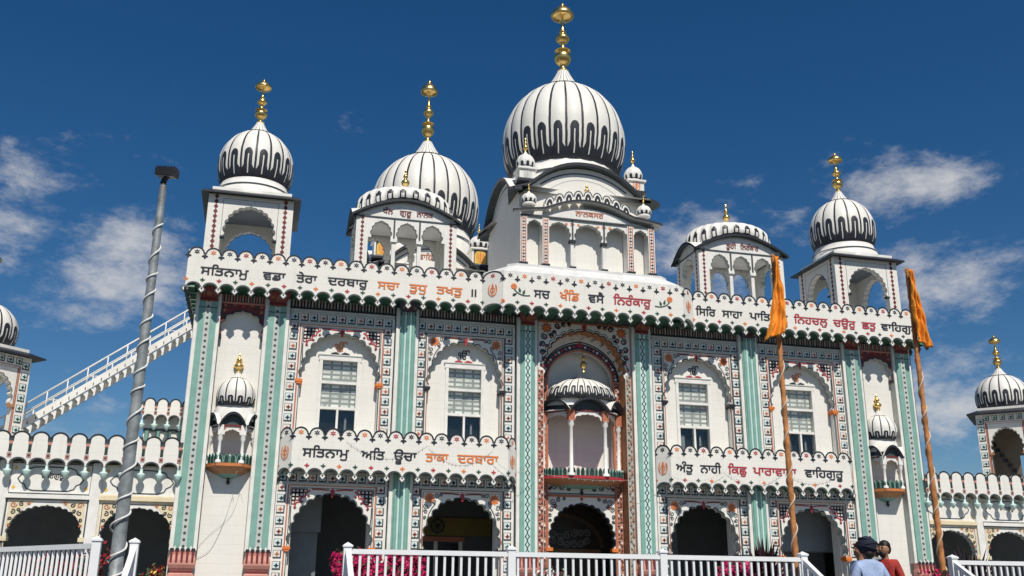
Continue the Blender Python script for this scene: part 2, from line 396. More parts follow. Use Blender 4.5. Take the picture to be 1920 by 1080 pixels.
# ---------------------------------------------------------------- domes and finials
PROF = [(.80,0),(.90,.12),(.98,.45),(1.0,.80),(.975,1.12),(.88,1.47),(.71,1.78),(.53,1.98),(.42,2.06),(.33,2.13),(.235,2.26),(.15,2.44),(.09,2.6)]
def dome(parent, c, rad, zb, ztop, n, hem0, hem1, name='dome', sy=1.0, prof=PROF):
    H = prof[-1][1]; pr = [(r*rad, z/H*(ztop-zb)) for r, z in catmull(prof, 5)]
    mb = MB(); o = (c[0], c[1], zb)
    mat = dome_mat('painted_%s_gores' % name, n, hem0*S, hem1*S, rad)
    mb.lathe(pr, o, n*8, mat, True, 1, sy, 0, TAU, n, .022)
    # raised collar where the gores meet the spire
    zc = pr[int(len(pr)*.66)]
    mb.lathe([(zc[0]*.98, zc[1]-.02*rad), (zc[0]*1.06, zc[1]), (zc[0]*.98, zc[1]+.025*rad)], o, n*4, BLACK, True, 1, sy, cap=False)
    return mb.build(name, parent, o)
def finial(parent, c, z0, z1, kind=0, s=1.0):
    H = z1-z0
    if kind == 0:      # tall: pot, ball, parasol disc, tip
        p = [(.07,0),(.10,.02),(.055,.05),(.05,.09),(.11,.13),(.145,.19),(.135,.24),(.08,.28),(.14,.30),(.05,.33),(.045,.40),(.095,.44),(.12,.48),(.09,.52),(.04,.55),(.06,.58),(.035,.61),(.032,.73),(.06,.755),(.15,.775),(.19,.795),(.195,.825),(.165,.87),(.11,.91),(.055,.935),(.035,.948),(.042,.962),(.012,1.0)]
    elif kind == 1:    # short
        p = [(.09,0),(.05,.08),(.06,.15),(.17,.25),(.20,.36),(.13,.45),(.06,.5),(.10,.57),(.12,.63),(.06,.7),(.035,.8),(.06,.85),(.015,1.0)]
    else:              # wall finial with petals
        p = [(.10,0),(.16,.06),(.08,.12),(.12,.18),(.26,.28),(.28,.38),(.18,.48),(.08,.52),(.15,.6),(.17,.68),(.08,.76),(.05,.84),(.06,.9),(.015,1.0)]
    k = s*H
    mb = MB(); mb.lathe([(r*k*.85, z*H) for r, z in catmull(p, 3)], (c[0], c[1], z0), 20, GOLD)
    return mb.build('finial', parent, (c[0], c[1], z0))

# ================================================================ THE SETTING
FZ = 1.19                                        # terrace level
g = MB(); g.add([(-600, -600, .267), (600, -600, .267), (600, 600, .267), (-600, 600, .267)], [(0, 1, 2, 3)], paint('lot_asphalt', (.055, .055, .055), .9, .2, 0, 1.5, .2))
struct(g.build('ground', None, (0, 0, .267)))
tb = MB()
for x0, x1 in ((-40, -9.0), (-6.45, -.62), (1.62, 40)): tb.box(x0, -10.8, .2, x1, 0.0, FZ, CONC)
tb.box(-9.0, -10.35, .2, -6.45, 0.0, FZ-.002, CONC); tb.box(-.62, -10.35, .2, 1.62, 0.0, FZ-.002, CONC); tb.box(-40, 0, .2, 40, 14, FZ-.004, CONC)
struct(tb.build('terrace', None, (0, -10, .267)))
for x0, x1 in ((-8.99, -6.46), (-.61, 1.61)):
    st = MB()
    for i in range(6): st.box(x0, -10.36-.26*(i+1), .2, x1, -10.36-.26*i-.001, FZ-.153*(i+1), CONC)
    struct(st.build('steps', None, (x0, -10.4, .267)))

# ================================================================ THE TEMPLE
temple = thing('sikh_temple', 'large white Sikh temple with mint pilasters, painted arches, lettered eaves and striped domes', 'temple', (0, 0, FZ))
BAYS = [(-5.96, 0), (-3.01, 1), (3.01, 1), (5.96, 0)]       # centre, colour scheme
HB = 0.965
# --- core walls, gallery and roof deck
c = MB()
WY = .30                                          # face of the recessed wall
def wallrect(x0, z0, x1, z1, y0=WY, y1=.62, m=WHITE): c.box(x0, y0, z0, x1, y1, z1, m)
wallrect(-9.3, FZ, -7.3, 8.9, .2); wallrect(7.3, FZ, 9.3, 8.9, .2)                  # niche bays
for s in (-1, 1):
    xs = sorted((s*4.42, s*4.46))
for a, b in ((-7.3, -6.8), (-5.12, -3.86), (-2.16, -1.3), (1.3, 2.16), (3.86, 5.12), (6.8, 7.3)): wallrect(a, FZ, b, 3.95)
for a, b in ((-7.3, -1.3), (1.3, 7.3)): wallrect(a, 3.95, b, 4.9)
for xc, _ in BAYS:                                 # window openings
    pass
spans = [(-7.3, -6.42), (-5.48, -3.42), (-2.52, -1.3), (1.3, 2.52), (3.42, 5.48), (6.42, 7.3)]
for a, b in spans: wallrect(a, 4.9, b, 6.87)
for a, b in ((-7.3, -1.3), (1.3, 7.3)): wallrect(a, 6.87, b, 8.9)
wallrect(-1.3, 8.05, 1.3, 8.9)
c.box(-9.3, .62, FZ, -9.0, 13, 8.9, WHITE); c.box(9.0, .62, FZ, 9.3, 13, 8.9, WHITE); c.box(-9.0, 12.7, FZ, 9.0, 13, 8.9, WHITE)
c.box(-9.0, .62, 8.6, 9.0, 12.7, 8.88, ROOFW)
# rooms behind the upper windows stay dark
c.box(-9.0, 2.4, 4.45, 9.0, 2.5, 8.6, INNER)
temple_wall = c.build('wall', temple)
# --- gallery behind the lower arches
h = MB()
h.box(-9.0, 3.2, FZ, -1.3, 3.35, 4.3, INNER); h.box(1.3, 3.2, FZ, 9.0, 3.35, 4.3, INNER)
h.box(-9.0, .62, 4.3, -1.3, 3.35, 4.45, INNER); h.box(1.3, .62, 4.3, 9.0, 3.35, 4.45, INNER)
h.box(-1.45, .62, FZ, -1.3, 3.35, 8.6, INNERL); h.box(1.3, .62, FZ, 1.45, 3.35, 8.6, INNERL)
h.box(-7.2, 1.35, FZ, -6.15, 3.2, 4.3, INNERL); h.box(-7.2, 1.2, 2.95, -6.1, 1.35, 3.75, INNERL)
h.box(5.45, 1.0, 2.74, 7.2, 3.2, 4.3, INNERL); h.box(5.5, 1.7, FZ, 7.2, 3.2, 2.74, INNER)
h.box(-3.75, 3.14, 2.9, -2.3, 3.2, 3.02, BRICK); h.box(-3.9, 3.15, 3.05, -1.6, 3.2, 3.5, paint('ochre_wall_band', (.20, .15, .04)))
for x in (-3.7, -3.05, -2.4): h.box(x-.05, 3.13, FZ, x+.05, 3.2, 2.9, TRIM)
h.box(-3.65, 3.16, FZ, -2.45, 3.199, 2.86, GLASSDK)
h.box(2.2, 3.13, FZ, 2.3, 3.2, 2.75, BRICK); h.box(1.6, 3.13, 2.65, 2.2, 3.2, 2.75, BRICK); h.box(1.6, 3.15, FZ, 2.2, 3.2, 2.65, GLASSDK)
h.box(3.05, 2.5, 3.45, 3.5, 3.2, 3.95, BLKMET)     # ventilation grille box
for k in range(6): h.box(3.07+.07*k, 2.49, 3.47, 3.09+.07*k, 2.499, 3.93, GREY)
h.box(3.06, 2.9, FZ, 3.52, 3.2, 3.45, INNERL)
h.build('gallery', temple)
wh = MB(); fr = FY(3.1)                             # round wheel ornament on the gallery wall
wh.ribbon([(-3.02+.17*math.cos(TAU*i/24), 3.28+.17*math.sin(TAU*i/24)) for i in range(24)], .045, fr, .0, BLACK, True)
for i in range(4): wh.ribbon([(-3.02-.16*math.cos(PI*i/4), 3.28-.16*math.sin(PI*i/4)), (-3.02+.16*math.cos(PI*i/4), 3.28+.16*math.sin(PI*i/4))], .025, fr, .003, BLACK)
wh.build('wheel_ornament', temple)

# --- arch bays, upper and lower
def tile(mb, fr, x, z, s, c, col):
    mb.plate([[(x-s, z-s), (x+s, z-s), (x+s, z+s), (x-s, z+s)]], fr, c-.01, c+.004, SLATE, back=False)
    k = s*.80; mb.poly([(x-s+.008, z-k+.014), (x+k-.010, z-k+.014), (x+k-.010, z+s-.010), (x-s+.008, z+s-.010)], fr, c+.007, TILEC if col in (NAVY, DGREEN) else TILEW)  # fill sits up and left, leaving a painted shadow line below and right
    mb.fan(x, z, star(4, s*.66, s*.34, 0), fr, c+.010, col)
    mb.fan(x, z, ngon(6, s*.10), fr, c+.013, col if col != NAVY else BLACK)
TC = [NAVY, MAROON, NAVY, BRICK]
def spandrel(mb, fr, xc, x0, x1, zb, zt, scheme, cc):
    """painted corner work either side of the arch head"""
    for s in (-1, 1):
        cx = x0 if s < 0 else x1; q = lambda a, b: (cx-s*a, zt-b)
        if scheme == 0:
            for k in range(4):
                for j in range(4-k):
                    x, z = q(.07+.085*k, .07+.085*j)
                    mb.ribbon([(x-.036, z-.036), (x+.036, z-.036), (x+.036, z+.036), (x-.036, z+.036)], .034, fr, cc+.004, BLACK if (k+j) % 3 else MAROON, True)
            mb.ribbon([q(.42, .06), q(.34, .12), q(.32, .20), q(.24, .22), q(.22, .31), q(.14, .33), q(.10, .44)], .035, fr, cc+.006, RED)
            for k in range(3): mb.fan(*q(.40-.14*k, .18+.13*k), star(5, .04, .02), fr, cc+.008, MAROON)
            mb.ribbon([q(.03, .4), q(.03, .62), q(.05, .86)], .025, fr, cc+.006, SLATE)
        else:
            mb.fan(*q(.16, .14), star(9, .13, .085), fr, cc+.006, ORANGE); mb.fan(*q(.16, .14), star(7, .07, .04), fr, cc+.009, BRICK)
            for k, (a, b, r, d) in enumerate(((.33, .07, .06, 1), (.43, .06, .045, -1), (.08, .33, .06, -1), (.07, .45, .05, 1), (.05, .57, .04, -1), (.27, .22, .05, 1))):
                mb.ribbon(scroll(*q(a, b), r, 1.3, k, d*s), .018, fr, cc+.005, (DGREEN, BLACK)[k % 2])
            mb.ribbon([q(.30, .26), q(.22, .36), q(.16, .47), q(.12, .60), q(.10, .75)], .022, fr, cc+.004, SLATE)
        mb.ribbon([q(.46, .03), q(.66, .03), q(.84, .045)], .028, fr, cc+.006, (RED, MAROON)[scheme])
    # crown flower at the tip
    mb.fan(xc, zt-.07, star(5, .07, .04, PI/2), fr, cc+.008, RED); mb.poly([(xc-.02, zt-.20), (xc+.02, zt-.20), (xc+.03, zt-.1), (xc-.03, zt-.1)], fr, cc+.006, RED)
def arch_bay(xc, scheme, zbot, zspr, ztip, zft, name, nfoil):
    """square-tiled border, painted frame and cusped arch plate standing proud of the recessed wall"""
    mb = MB(); x0, x1 = xc-HB, xc+HB; fr = FY(0)
    # border of tiles: two columns and a head row, on one raised pale frame
    bx0, bx1 = (xc-1.28, xc+1.22) if abs(xc) > 4 else (xc-1.22, xc+1.22)
    if xc > 4: bx0, bx1 = xc-1.22, xc+1.28
    ztop = zft+.36
    mb.plate([[(bx0, zbot), (x0, zbot), (x0, zft), (x1, zft), (x1, zbot), (bx1, zbot), (bx1, ztop), (bx0, ztop)]], fr, -.28, -.08, TRIM)
    cL, cR = (bx0+x0)/2+.02, (bx1+x1)/2-.02; fb = -.08
    k = 0; z = zft-.01
    while z > zbot+.1:
        for cx in (cL, cR): tile(mb, fr, cx, z-.05, .088, fb+.003, TC[(k+1) % 4])
        z -= .237; k += 1
    n = 11; zt_ = zft+.165
    for i in range(n):
        x = cL+(cR-cL)*i/(n-1)
        tile(mb, fr, x, zt_, .088, fb+.003, [NAVY, MAROON, NAVY, BRICK, NAVY, MAROON][min(i, n-1-i) % 6])
    for zz, m in ((zft+.045, GREY), (zft+.29, GREY)): mb.fbox(fr, bx0, zz-.02, bx1, zz+.02, fb, fb+.02, m)
    # striped cornice over the row
    mb.fbox(fr, bx0, ztop, bx1, ztop+.25, -.28, -.10, BLACK)
    ns = 34
    for i in range(ns):
        x = bx0+(bx1-bx0)*(i+.5)/ns; mb.fbox(fr, x-.016, ztop+.05, x+.016, ztop+.235, -.10, -.075, (STRIPE, GREY)[i % 2])
    mb.fbox(fr, bx0, ztop, bx1, ztop+.045, -.10, -.06, BLACK)
    # painted line frame
    lc = (BRICK, SLATE)[scheme]
    for k2, (off, wd, m) in enumerate(((.0, .035, lc), (.055, .018, (SLATE, BRICK)[scheme]))):
        mb.ribbon([(x0+off, zbot), (x0+off, zft-off), (x1-off, zft-off), (x1-off, zbot)], wd, fr, fb+.004+.001*k2, m)
    # arch plate
    hw = HB-.10; h_ = ztip-zspr
    arch = multifoil(xc, zspr, hw, h_, nfoil, .30, .12, 5)
    out = [(x0-.002, zbot), (x0+.05, zbot), (x0+.05, zspr-.12), (x0+.10, zspr-.03)]+arch+[(x1-.10, zspr-.03), (x1-.05, zspr-.12), (x1-.05, zbot), (x1+.002, zbot), (x1+.002, zft), (x0-.002, zft)]
    mb.plate([out], fr, -.28, -.095, WHITE, GREY)
    mb.ribbon([(x, z) for x, z in arch], .028, fr, -.091, SLATE)
    spandrel(mb, fr, xc, x0+.05, x1-.05, zspr, zft-.05, scheme, -.092)
    for s in (-1, 1):                              # little corbels the arch springs from
        xx = xc+s*(HB-.045)
        m = (ORANGE, BLACK)[scheme]
        mb.fbox(fr, xx-.085, zspr-.11, xx+.085, zspr-.045, -.30, -.05, m); mb.fbox(fr, xx-.055, zspr-.15, xx+.055, zspr-.11, -.28, -.06, m)
        mb.fbox(fr, xx-.03, zbot, xx+.03, zspr-.15, -.27, -.14, TRIM)
    return mb.build(name, temple)
for xc, sch in BAYS:
    a = arch_bay(xc, sch, 4.85, 6.32, 7.45, 7.57, 'window_arch', 7)
    a = arch_bay(xc, sch, FZ, 2.62, 3.76, 3.89, 'gallery_arch', 7)
    # the holy emblem over the window
    e = MB(); write(e, '\u0a74', FY(WY), xc-.145, xc+.155, 7.03, .165, .012, ORANGE if sch == 0 else BLACK)
    fr = FY(WY); m2 = BLACK if sch == 0 else RED
    for s in (-1, 1):
        e.poly([(xc, 6.955), (xc+s*.10, 7.01), (xc+s*.19, 6.985), (xc+s*.23, 6.955)][::s], fr, .010, m2)
    e.build('emblem', temple)

# --- windows
def window(xc):
    f = MB(); fr = FY(0); x0, x1, zt, zb = xc-.475, xc+.475, 6.88, 4.55
    L = lambda a0, b0, a1, b1, m, c0, c1: f.fbox(fr, a0, b0, a1, b1, c0, c1, m)
    L(x0-.02, 6.80, x1+.02, zt+.03, TRIM, -.40, -.265); L(x0, zb, x0+.075, 6.80, TRIM, -.40, -.27); L(x1-.075, zb, x1, 6.80, TRIM, -.40, -.27)
    for z in (6.28, 5.68): L(x0+.075, z-.03, x1-.075, z+.03, TRIM, -.40, -.285)
    L(xc-.025, zb, xc+.025, 5.65, TRIM, -.39, -.29); L(x0+.075, zb, x1-.075, zb+.08, TRIM, -.4, -.28)
    L(x0-.04, zt+.03, x1+.04, zt+.055, GREY, -.32, -.25)
    w_ = f.build('window', temple)
    p = MB()
    for a0, b0, a1, b1 in ((x0+.075, 6.31, x1-.075, 6.80), (x0+.075, 5.71, x1-.075, 6.25), (x0+.075, zb+.08, xc-.025, 5.65), (xc+.025, zb+.08, x1-.075, 5.65)):
        p.fbox(fr, a0, b0, a1, b1, -.36, -.35, GLASS)
    p.build('pane', w_)
    b = MB(); b.fbox(fr, x0+.06, 5.66, x1-.06, 6.82, -.44, -.42, BLIND); b.build('blind', w_, (xc-.5+random.Random(int(xc*100)).random()*.1, .4, 5.7))
    d = MB(); d.fbox(fr, x0+.06, zb, x1-.06, 5.66, -.52, -.50, GLASSDK)
    d.fbox(fr, xc+.18, zb, xc+.23, 5.5, -.46, -.44, INNERL)
    if xc > 0: d.fbox(fr, xc-.32, zb, xc-.22, 5.5, -.46, -.44, INNERL)
    d.build('lower_sash', w_)
for xc in (-5.95, -2.97, 2.97, 5.95): window(xc)

# --- pilasters
def pilaster(x, kind):
    mb = MB(); fr = FY(0); hw = {'dots': .275, 'flutes': .265, 'chain': .255}[kind]; zt = 8.12; zb = 2.45
    mb.fbox(fr, x-hw, zb, x+hw, zt, -.28, 0, TRIM)
    mb.fbox(fr, x-hw+.075, zb, x+hw-.075, zt, 0, .035, MINT)
    if kind == 'flutes':
        for d in (-.062, .062): mb.lathe([(.026, 2.45), (.026, 8.1)], (x+d, -.04), 10, MINTL)
        for d in (-.125, 0, .125): mb.lathe([(.045, 2.45), (.045, 8.1)], (x+d, -.022), 10, MINT)
    else:
        cw = .062 if kind == 'dots' else .075
        mb.fbox(fr, x-cw, zb, x+cw, zt, .035, .04, GREY if kind == 'dots' else MINTL)
        z = zb+.08
        while z < zt:
            if kind == 'dots': mb.fan(x, z, star(5, .036, .026, .4), fr, .044, SLATE); z += .135
            else:
                mb.ribbon([(x, z+.07), (x-.05, z), (x, z-.07), (x+.05, z)], .03, fr, .043, BLACK, True); mb.fan(x, z+.09, star(4, .03, .015), fr, .044, SLATE); z += .18
    mb.fbox(fr, x-hw-.012, zb, x-hw, zt, -.28, .005, GREY); mb.fbox(fr, x+hw, zb, x+hw+.012, zt, -.28, .005, SLATE)
    p = mb.build('pilaster', temple, (x, 0, zb))
    # carved capital
    cp = MB(); loft(cp, x, [(7.92, hw-.10, .045), (7.96, hw-.07, .06), (8.0, hw-.10, .055), (8.08, hw-.06, .12), (8.16, hw-.02, .2), (8.24, hw, .26)], MAROON if kind != 'flutes' else NAVY, -.1)
    cp.fan(x, 8.07, star(7, .09, .05), FR((0, -.168, 0)), 0.0, BRICK if kind != 'flutes' else MAROON); cp.box(x-hw+.07, -.042, 7.76, x+hw-.07, -.03, 7.78, SLATE)
    for s in (-1, 1): cp.fan(x+s*.13, 8.09, star(5, .045, .03), FR((0, -.168, 0)), 0.0, TAN)
    cp.build('capital', p)
    # lotus foot
    lf = MB(); loft(lf, x, [(FZ, hw+.06, .12), (1.55, hw+.06, .12), (1.58, hw+.02, .09), (1.9, hw-.0, .08), (1.97, hw-.02, .07), (2.0, hw-.06, .05), (2.05, hw-.06, .05), (2.09, hw-.02, .08), (2.16, hw+.005, .11), (2.25, hw, .10), (2.36, hw-.03, .07), (2.46, hw-.02, .075)], PINK, -.1)
    for i in range(5):
        a = x-hw+.06+(2*hw-.12)*i/4
        lf.poly([(a-.02, 2.2), (a+.02, 2.2), (a+.025, 2.42), (a-.025, 2.42)], FR((0, -.113, 0)), 0, MAROON)
        lf.poly([(a-.045, 2.46), (a, 2.40), (a+.045, 2.46), (a+.03, 2.49), (a-.03, 2.49)], FR((0, -.1, 0)), 0, BLACK)
    for i in range(4):
        a = x-hw+.06+(2*hw-.12)*(i+.5)/4; lf.poly([(a-.05, 2.45), (a+.05, 2.45), (a, 2.55)], FR((0, -.08, 0)), 0, TRIM)
    lf.box(x-hw+.05, -.06, 1.995, x+hw-.05, 0, 2.045, MAROON)
    lf.build('lotus_foot', p)
    return p
def loft(mb, x, rows, mat, yb):
    """a moulded block: each row is (z, half width, projection)"""
    vs = []; fs = []
    for z, hw, pr in rows: vs += [(x-hw, -yb, z), (x-hw, -pr, z), (x+hw, -pr, z), (x+hw, -yb, z)]
    for j in range(len(rows)-1):
        for i in range(4): fs.append((4*j+i, 4*j+(i+1) % 4, 4*j+4+(i+1) % 4, 4*j+4+i))
    fs += [(3, 2, 1, 0), tuple(4*len(rows)-4+i for i in range(4))]
    mb.add(vs, fs, mat)
for x, k in ((-9.0, 'dots'), (-7.47, 'dots'), (-4.44, 'flutes'), (-1.49, 'chain'), (1.49, 'chain'), (4.44, 'flutes'), (7.47, 'dots'), (9.0, 'dots')): pilaster(x, k)

# --- lettered scalloped eaves
def eave_board(mb, fr, n, p, zt, zb, tc=0, trim=True, flowers=True, soffit=.5, tall=False, pend=True, under=None):
    """n scallops of pitch p: round heads at zt, concave arches below, drops between them at zb"""
    top, bot = [], []
    hz = zt-.12                                    # where the heads start
    bot.append((0, zb+.11))
    for i in range(n):
        u = i*p
        bot += [(u+.012, zb+.11)]+[(u+p/2-(p/2-.035)*math.cos(PI*k/10), zb+.12+.115*math.sin(PI*k/10)) for k in range(11)]+[(u+p-.012, zb+.11)]
    for i in range(n):
        u = i*p
        top += [(u+.004, hz-.05)]+[(u+p/2-(p/2-.022)*math.cos(PI*k/12), hz-.03+.15*math.sin(PI*k/12)) for k in range(13)]+[(u+p-.004, hz-.05)]
    bot.append((n*p, zb+.11))
    mb.plate([bot+top[::-1]], fr, -.06, 0, WHITE, GREY)
    for i in range(n):
        u = i*p
        if trim:
            mb.ribbon([(u+p/2-(p/2-.020)*math.cos(PI*k/14), hz-.03+.152*math.sin(PI*k/14)) for k in range(15)], .034, fr, .006, BLACK)
        mb.ribbon([(u+p/2-(p/2-.03)*math.cos(PI*k/12), zb+.12+.118*math.sin(PI*k/12)) for k in range(13)], .032, fr, .006, SLATE)
        if flowers:
            flower(mb, fr, u+p/2, hz+.015, .062, .006, (BLACK, ORANGE, NAVY, RED)[(i+tc) % 4])
    for i in range(n+1):
        u = i*p
        if flowers: arrow(mb, fr, u, hz-.065, .088, .008, BLACK); fleur(mb, fr, u, zb+.295, .062, .007, (ORANGE, DGREEN, RED, DGREEN)[(i+tc) % 4])
        if pend:
            mb.plate([[(u, zb-.02), (u+.088, zb+.075), (u+.04, zb+.14), (u-.04, zb+.14), (u-.088, zb+.075)]], fr, -.045, .008, SLATE)
            mb.poly([(u, zb+.012), (u+.058, zb+.074), (u+.024, zb+.122), (u-.024, zb+.122), (u-.058, zb+.074)], fr, .011, WHITE)
            mb.poly([(u, zb+.06), (u+.024, zb+.092), (u, zb+.124), (u-.024, zb+.092)], fr, .013, SLATE)
    # barrel-shaped soffits behind each arch
    if soffit:
        for i in range(n):
            u = i*p
            vs = [fr(u+p/2-(p/2-.02)*math.cos(PI*k/8), zb+.125+.125*math.sin(PI*k/8), d) for d in (-.061, -soffit) for k in range(9)]
            mb.add(vs, [(k, k+1, 10+k, 9+k) for k in range(8)], under or GREEN, True)
def segment(p, q, y_up=True):
    p, q = Vector(p), Vector(q); u = (q-p).normalized(); return FR((p.x, p.y, 0), u, (0, 0, 1), (u.y, -u.x, 0)), (q-p).length
def khanda(mb, fr, a, z, h, c, mat=None):
    m = mat or ORANGE; k = h/2
    mb.ribbon([(a+.36*k*math.cos(TAU*i/20), z+.05*k+.36*k*math.sin(TAU*i/20)) for i in range(20)], .11*k, fr, c, m, True)
    mb.poly([(a, z+k), (a+.15*k, z+.72*k), (a+.09*k, z-.35*k), (a+.2*k, z-.42*k), (a+.06*k, z-.5*k), (a+.06*k, z-.8*k), (a, z-k), (a-.06*k, z-.8*k), (a-.06*k, z-.5*k), (a-.2*k, z-.42*k), (a-.09*k, z-.35*k), (a-.15*k, z+.72*k)], fr, c+.002, m)
    for s in (-1, 1):
        o_ = [(a+s*k*(.30+.42*math.cos(t)), z+.10*k+.80*k*math.sin(t)) for t in [R(x) for x in range(-78, 75, 12)]]
        i_ = [(a+s*k*(.30+.26*math.cos(t)), z+.10*k+.70*k*math.sin(t)) for t in [R(x) for x in range(-78, 75, 12)]]
        mb.poly((o_+i_[::-1])[::s], fr, c+.001, m); mb.ribbon([(a+s*.38*k, z-.66*k), (a+s*.05*k, z-.86*k)], .12*k, fr, c+.001, m)
SA = -.45
def side_eave(s):
    mb = MB()
    xa, xb = (-9.52, -2.735) if s < 0 else (2.735, 9.52)
    fr, L = segment((xa, SA, 0), (xb, SA, 0)); eave_board(mb, fr, 19, L/19, 9.04, 7.98, 0, soffit=.54)
    # the eave turns the corner and runs back along the flank
    if s < 0: fr2, L2 = segment((xa, 5.2, 0), (xa, SA, 0))
    else: fr2, L2 = segment((xb, SA, 0), (xb, 5.2, 0))
    eave_board(mb, fr2, 16, L2/16, 9.04, 7.98, 1, soffit=.2)
    # chamfer with the crossed-sword emblem, leading to the middle bay
    if s < 0: fr3, L3 = segment((-2.735, SA, 0), (-2.32, -.8, 0))
    else: fr3, L3 = segment((2.32, -.8, 0), (2.735, SA, 0))
    eave_board(mb, fr3, 1, L3, 9.02, 7.97, 3, soffit=.4); khanda(mb, fr3, L3/2, 8.55, .34, .012)
    mb.box(min(xa, xb)+.02, SA+.061, 8.28, max(xa, xb)-.02, .1, 8.5, GREEN)
    mb.box(min(xa, xb)+.02, .08, 8.13, max(xa, xb)-.02, .21, 8.5, GREEN)
    o = mb.build('lettered_eave', temple, (xa, SA, 8))
    frt = FY(SA)
    if s < 0: ws = [('ਸਤਿਨਾਮੁ',-9.23,-8.18,BLACK),('ਵਡਾ',-7.87,-7.36,BLACK),('ਤੇਰਾ',-7.12,-6.65,BLACK),('ਦਰਬਾਰੁ',-6.41,-5.48,BLACK),('ਸਚਾ',-5.26,-4.74,ORANGE),('ਤੁਧੁ',-4.51,-4.08,ORANGE),('ਤਖਤੁ',-3.86,-3.23,ORANGE),('॥',-3.01,-2.89,BLACK)]
    else: ws = [('ਸਿਰਿ',2.80,3.36,BLACK),('ਸਾਹਾ',3.53,4.11,BLACK),('ਪਾਤਿਸਾਹੁ',4.3,5.4,BLACK),('ਨਿਹਚਲੁ',5.57,6.56,RED),('ਚਉਰੁ',6.72,7.39,RED),('ਛਤੁ',7.57,8.0,RED),('ਵਾਹਿਗੁਰੂ',8.15,9.30,BLACK)]
    words(o, frt, ws, 8.41, .175)
side_eave(-1); side_eave(1)
mb = MB(); fr, L = segment((-2.32, -.8, 0), (2.32, -.8, 0)); eave_board(mb, fr, 13, L/13, 9.02, 7.95, 0, trim=False, soffit=.8)
mb.box(-2.3, -.739, 8.28, 2.3, .1, 8.45, GREEN); mb.box(-2.3, -.42, 8.2, 2.3, -.3, 8.28, MAROON)
# pale parapet kerb and the hipped roof slab behind the middle board
kp = [(-2.70, -.36), (-2.28, -.70), (2.28, -.70), (2.70, -.36), (2.70, .6), (-2.70, .6)]; ki = [(-2.1, -.3), (-1.9, -.45), (1.9, -.45), (2.1, -.3), (2.1, .6), (-2.1, .6)]
n = 6; vs = [(x, y, 8.3) for x, y in kp]+[(x, y, 9.06) for x, y in kp]+[(x, y, 9.30) for x, y in ki]+[(x, y, 9.36) for x, y in ki]
mb.add(vs, [(r*n+i, r*n+(i+1) % n, (r+1)*n+(i+1) % n, (r+1)*n+i) for r in range(3) for i in range(n)]+[tuple(range(3*n, 4*n))], ROOFW)
o = mb.build('lettered_eave', temple, (0, -.8, 8))
words(o, FY(-.8), [('ਸਚ',-1.56,-1.15,BLACK),('ਖੰਡਿ',-.91,-.41,ORANGE),('ਵਸੈ',-.19,.23,BLACK),('ਨਿਰੰਕਾਰੁ',.46,1.45,RED)], 8.40, .19)
fr = FY(-.8)
for s in (-1, 1):                                   # a long-stemmed rose either side of the words
    cx = -2.05 if s < 0 else 1.95; d = -s; t = MB()
    t.fan(cx, 8.64, star(8, .085, .06), fr, .012, ORANGE); t.fan(cx+.01, 8.65, star(6, .045, .02), fr, .014, BRICK)
    t.ribbon(catmull([(cx, 8.58), (cx+d*.10, 8.48), (cx+d*.25, 8.43), (cx+d*.40, 8.44)], 5), .025, fr, .010, DGREEN)
    for a, b, rr in ((.02, 8.44, .5), (.14, 8.56, 1.9), (.25, 8.52, 1.2)):
        ca, sa = math.cos(rr), math.sin(rr)
        t.poly([(cx+d*(a+x_*ca-y_*sa), b+x_*sa+y_*ca) for x_, y_ in [(-.07, 0), (-.02, .035), (.07, 0), (-.02, -.035)]][::int(d)], fr, .013, BLACK if a < .1 else DGREEN)
    t.build('painted_rose', o)
# lower boards between the storeys
def lower_eave(s):
    mb = MB(); xc = -4.475*(-s); y = -.30
    xa, xb = xc-2.455, xc+2.455
    fr, L = segment((xa, y, 0), (xb, y, 0)); eave_board(mb, fr, 14, L/14, 5.11, 3.98, 1, soffit=.22)
    frl, Ll = segment((xa-.26, .02, 0), (xa, y, 0)); eave_board(mb, frl, 1, Ll, 5.11, 3.98, 0, soffit=.15); khanda(mb, frl, Ll/2, 4.56, .34, .012)
    frr, Lr = segment((xb, y, 0), (xb+.26, .02, 0)); eave_board(mb, frr, 1, Lr, 5.11, 3.98, 1, soffit=.15); khanda(mb, frr, Lr/2, 4.56, .34, .012)
    mb.box(xa-.2, -.07, 4.9, xb+.2, .3, 4.96, TRIM); mb.box(xa-.05, -.235, 4.29, xb+.05, -.12, 4.5, GREEN)
    o = mb.build('lettered_eave', temple, (xa, y, 4))
    if s < 0: ws = [('ਸਤਿਨਾਮੁ',-6.70,-5.68,BLACK),('ਅਤਿ',-5.41,-4.88,BLACK),('ਊਚਾ',-4.69,-4.16,BLACK),('ਤਾਕਾ',-3.96,-3.43,ORANGE),('ਦਰਬਾਰਾ',-3.23,-2.26,ORANGE)]
    else: ws = [('ਅੰਤੁ',2.15,2.60,BLACK),('ਨਾਹੀ',2.78,3.34,BLACK),('ਕਿਛੁ',3.52,4.03,RED),('ਪਾਰਾਵਾਰਾ',4.19,5.39,RED),('ਵਾਹਿਗੁਰੂ',5.61,6.70,BLACK)]
    words(o, FY(y), ws, 4.47, .18)
lower_eave(-1); lower_eave(1)

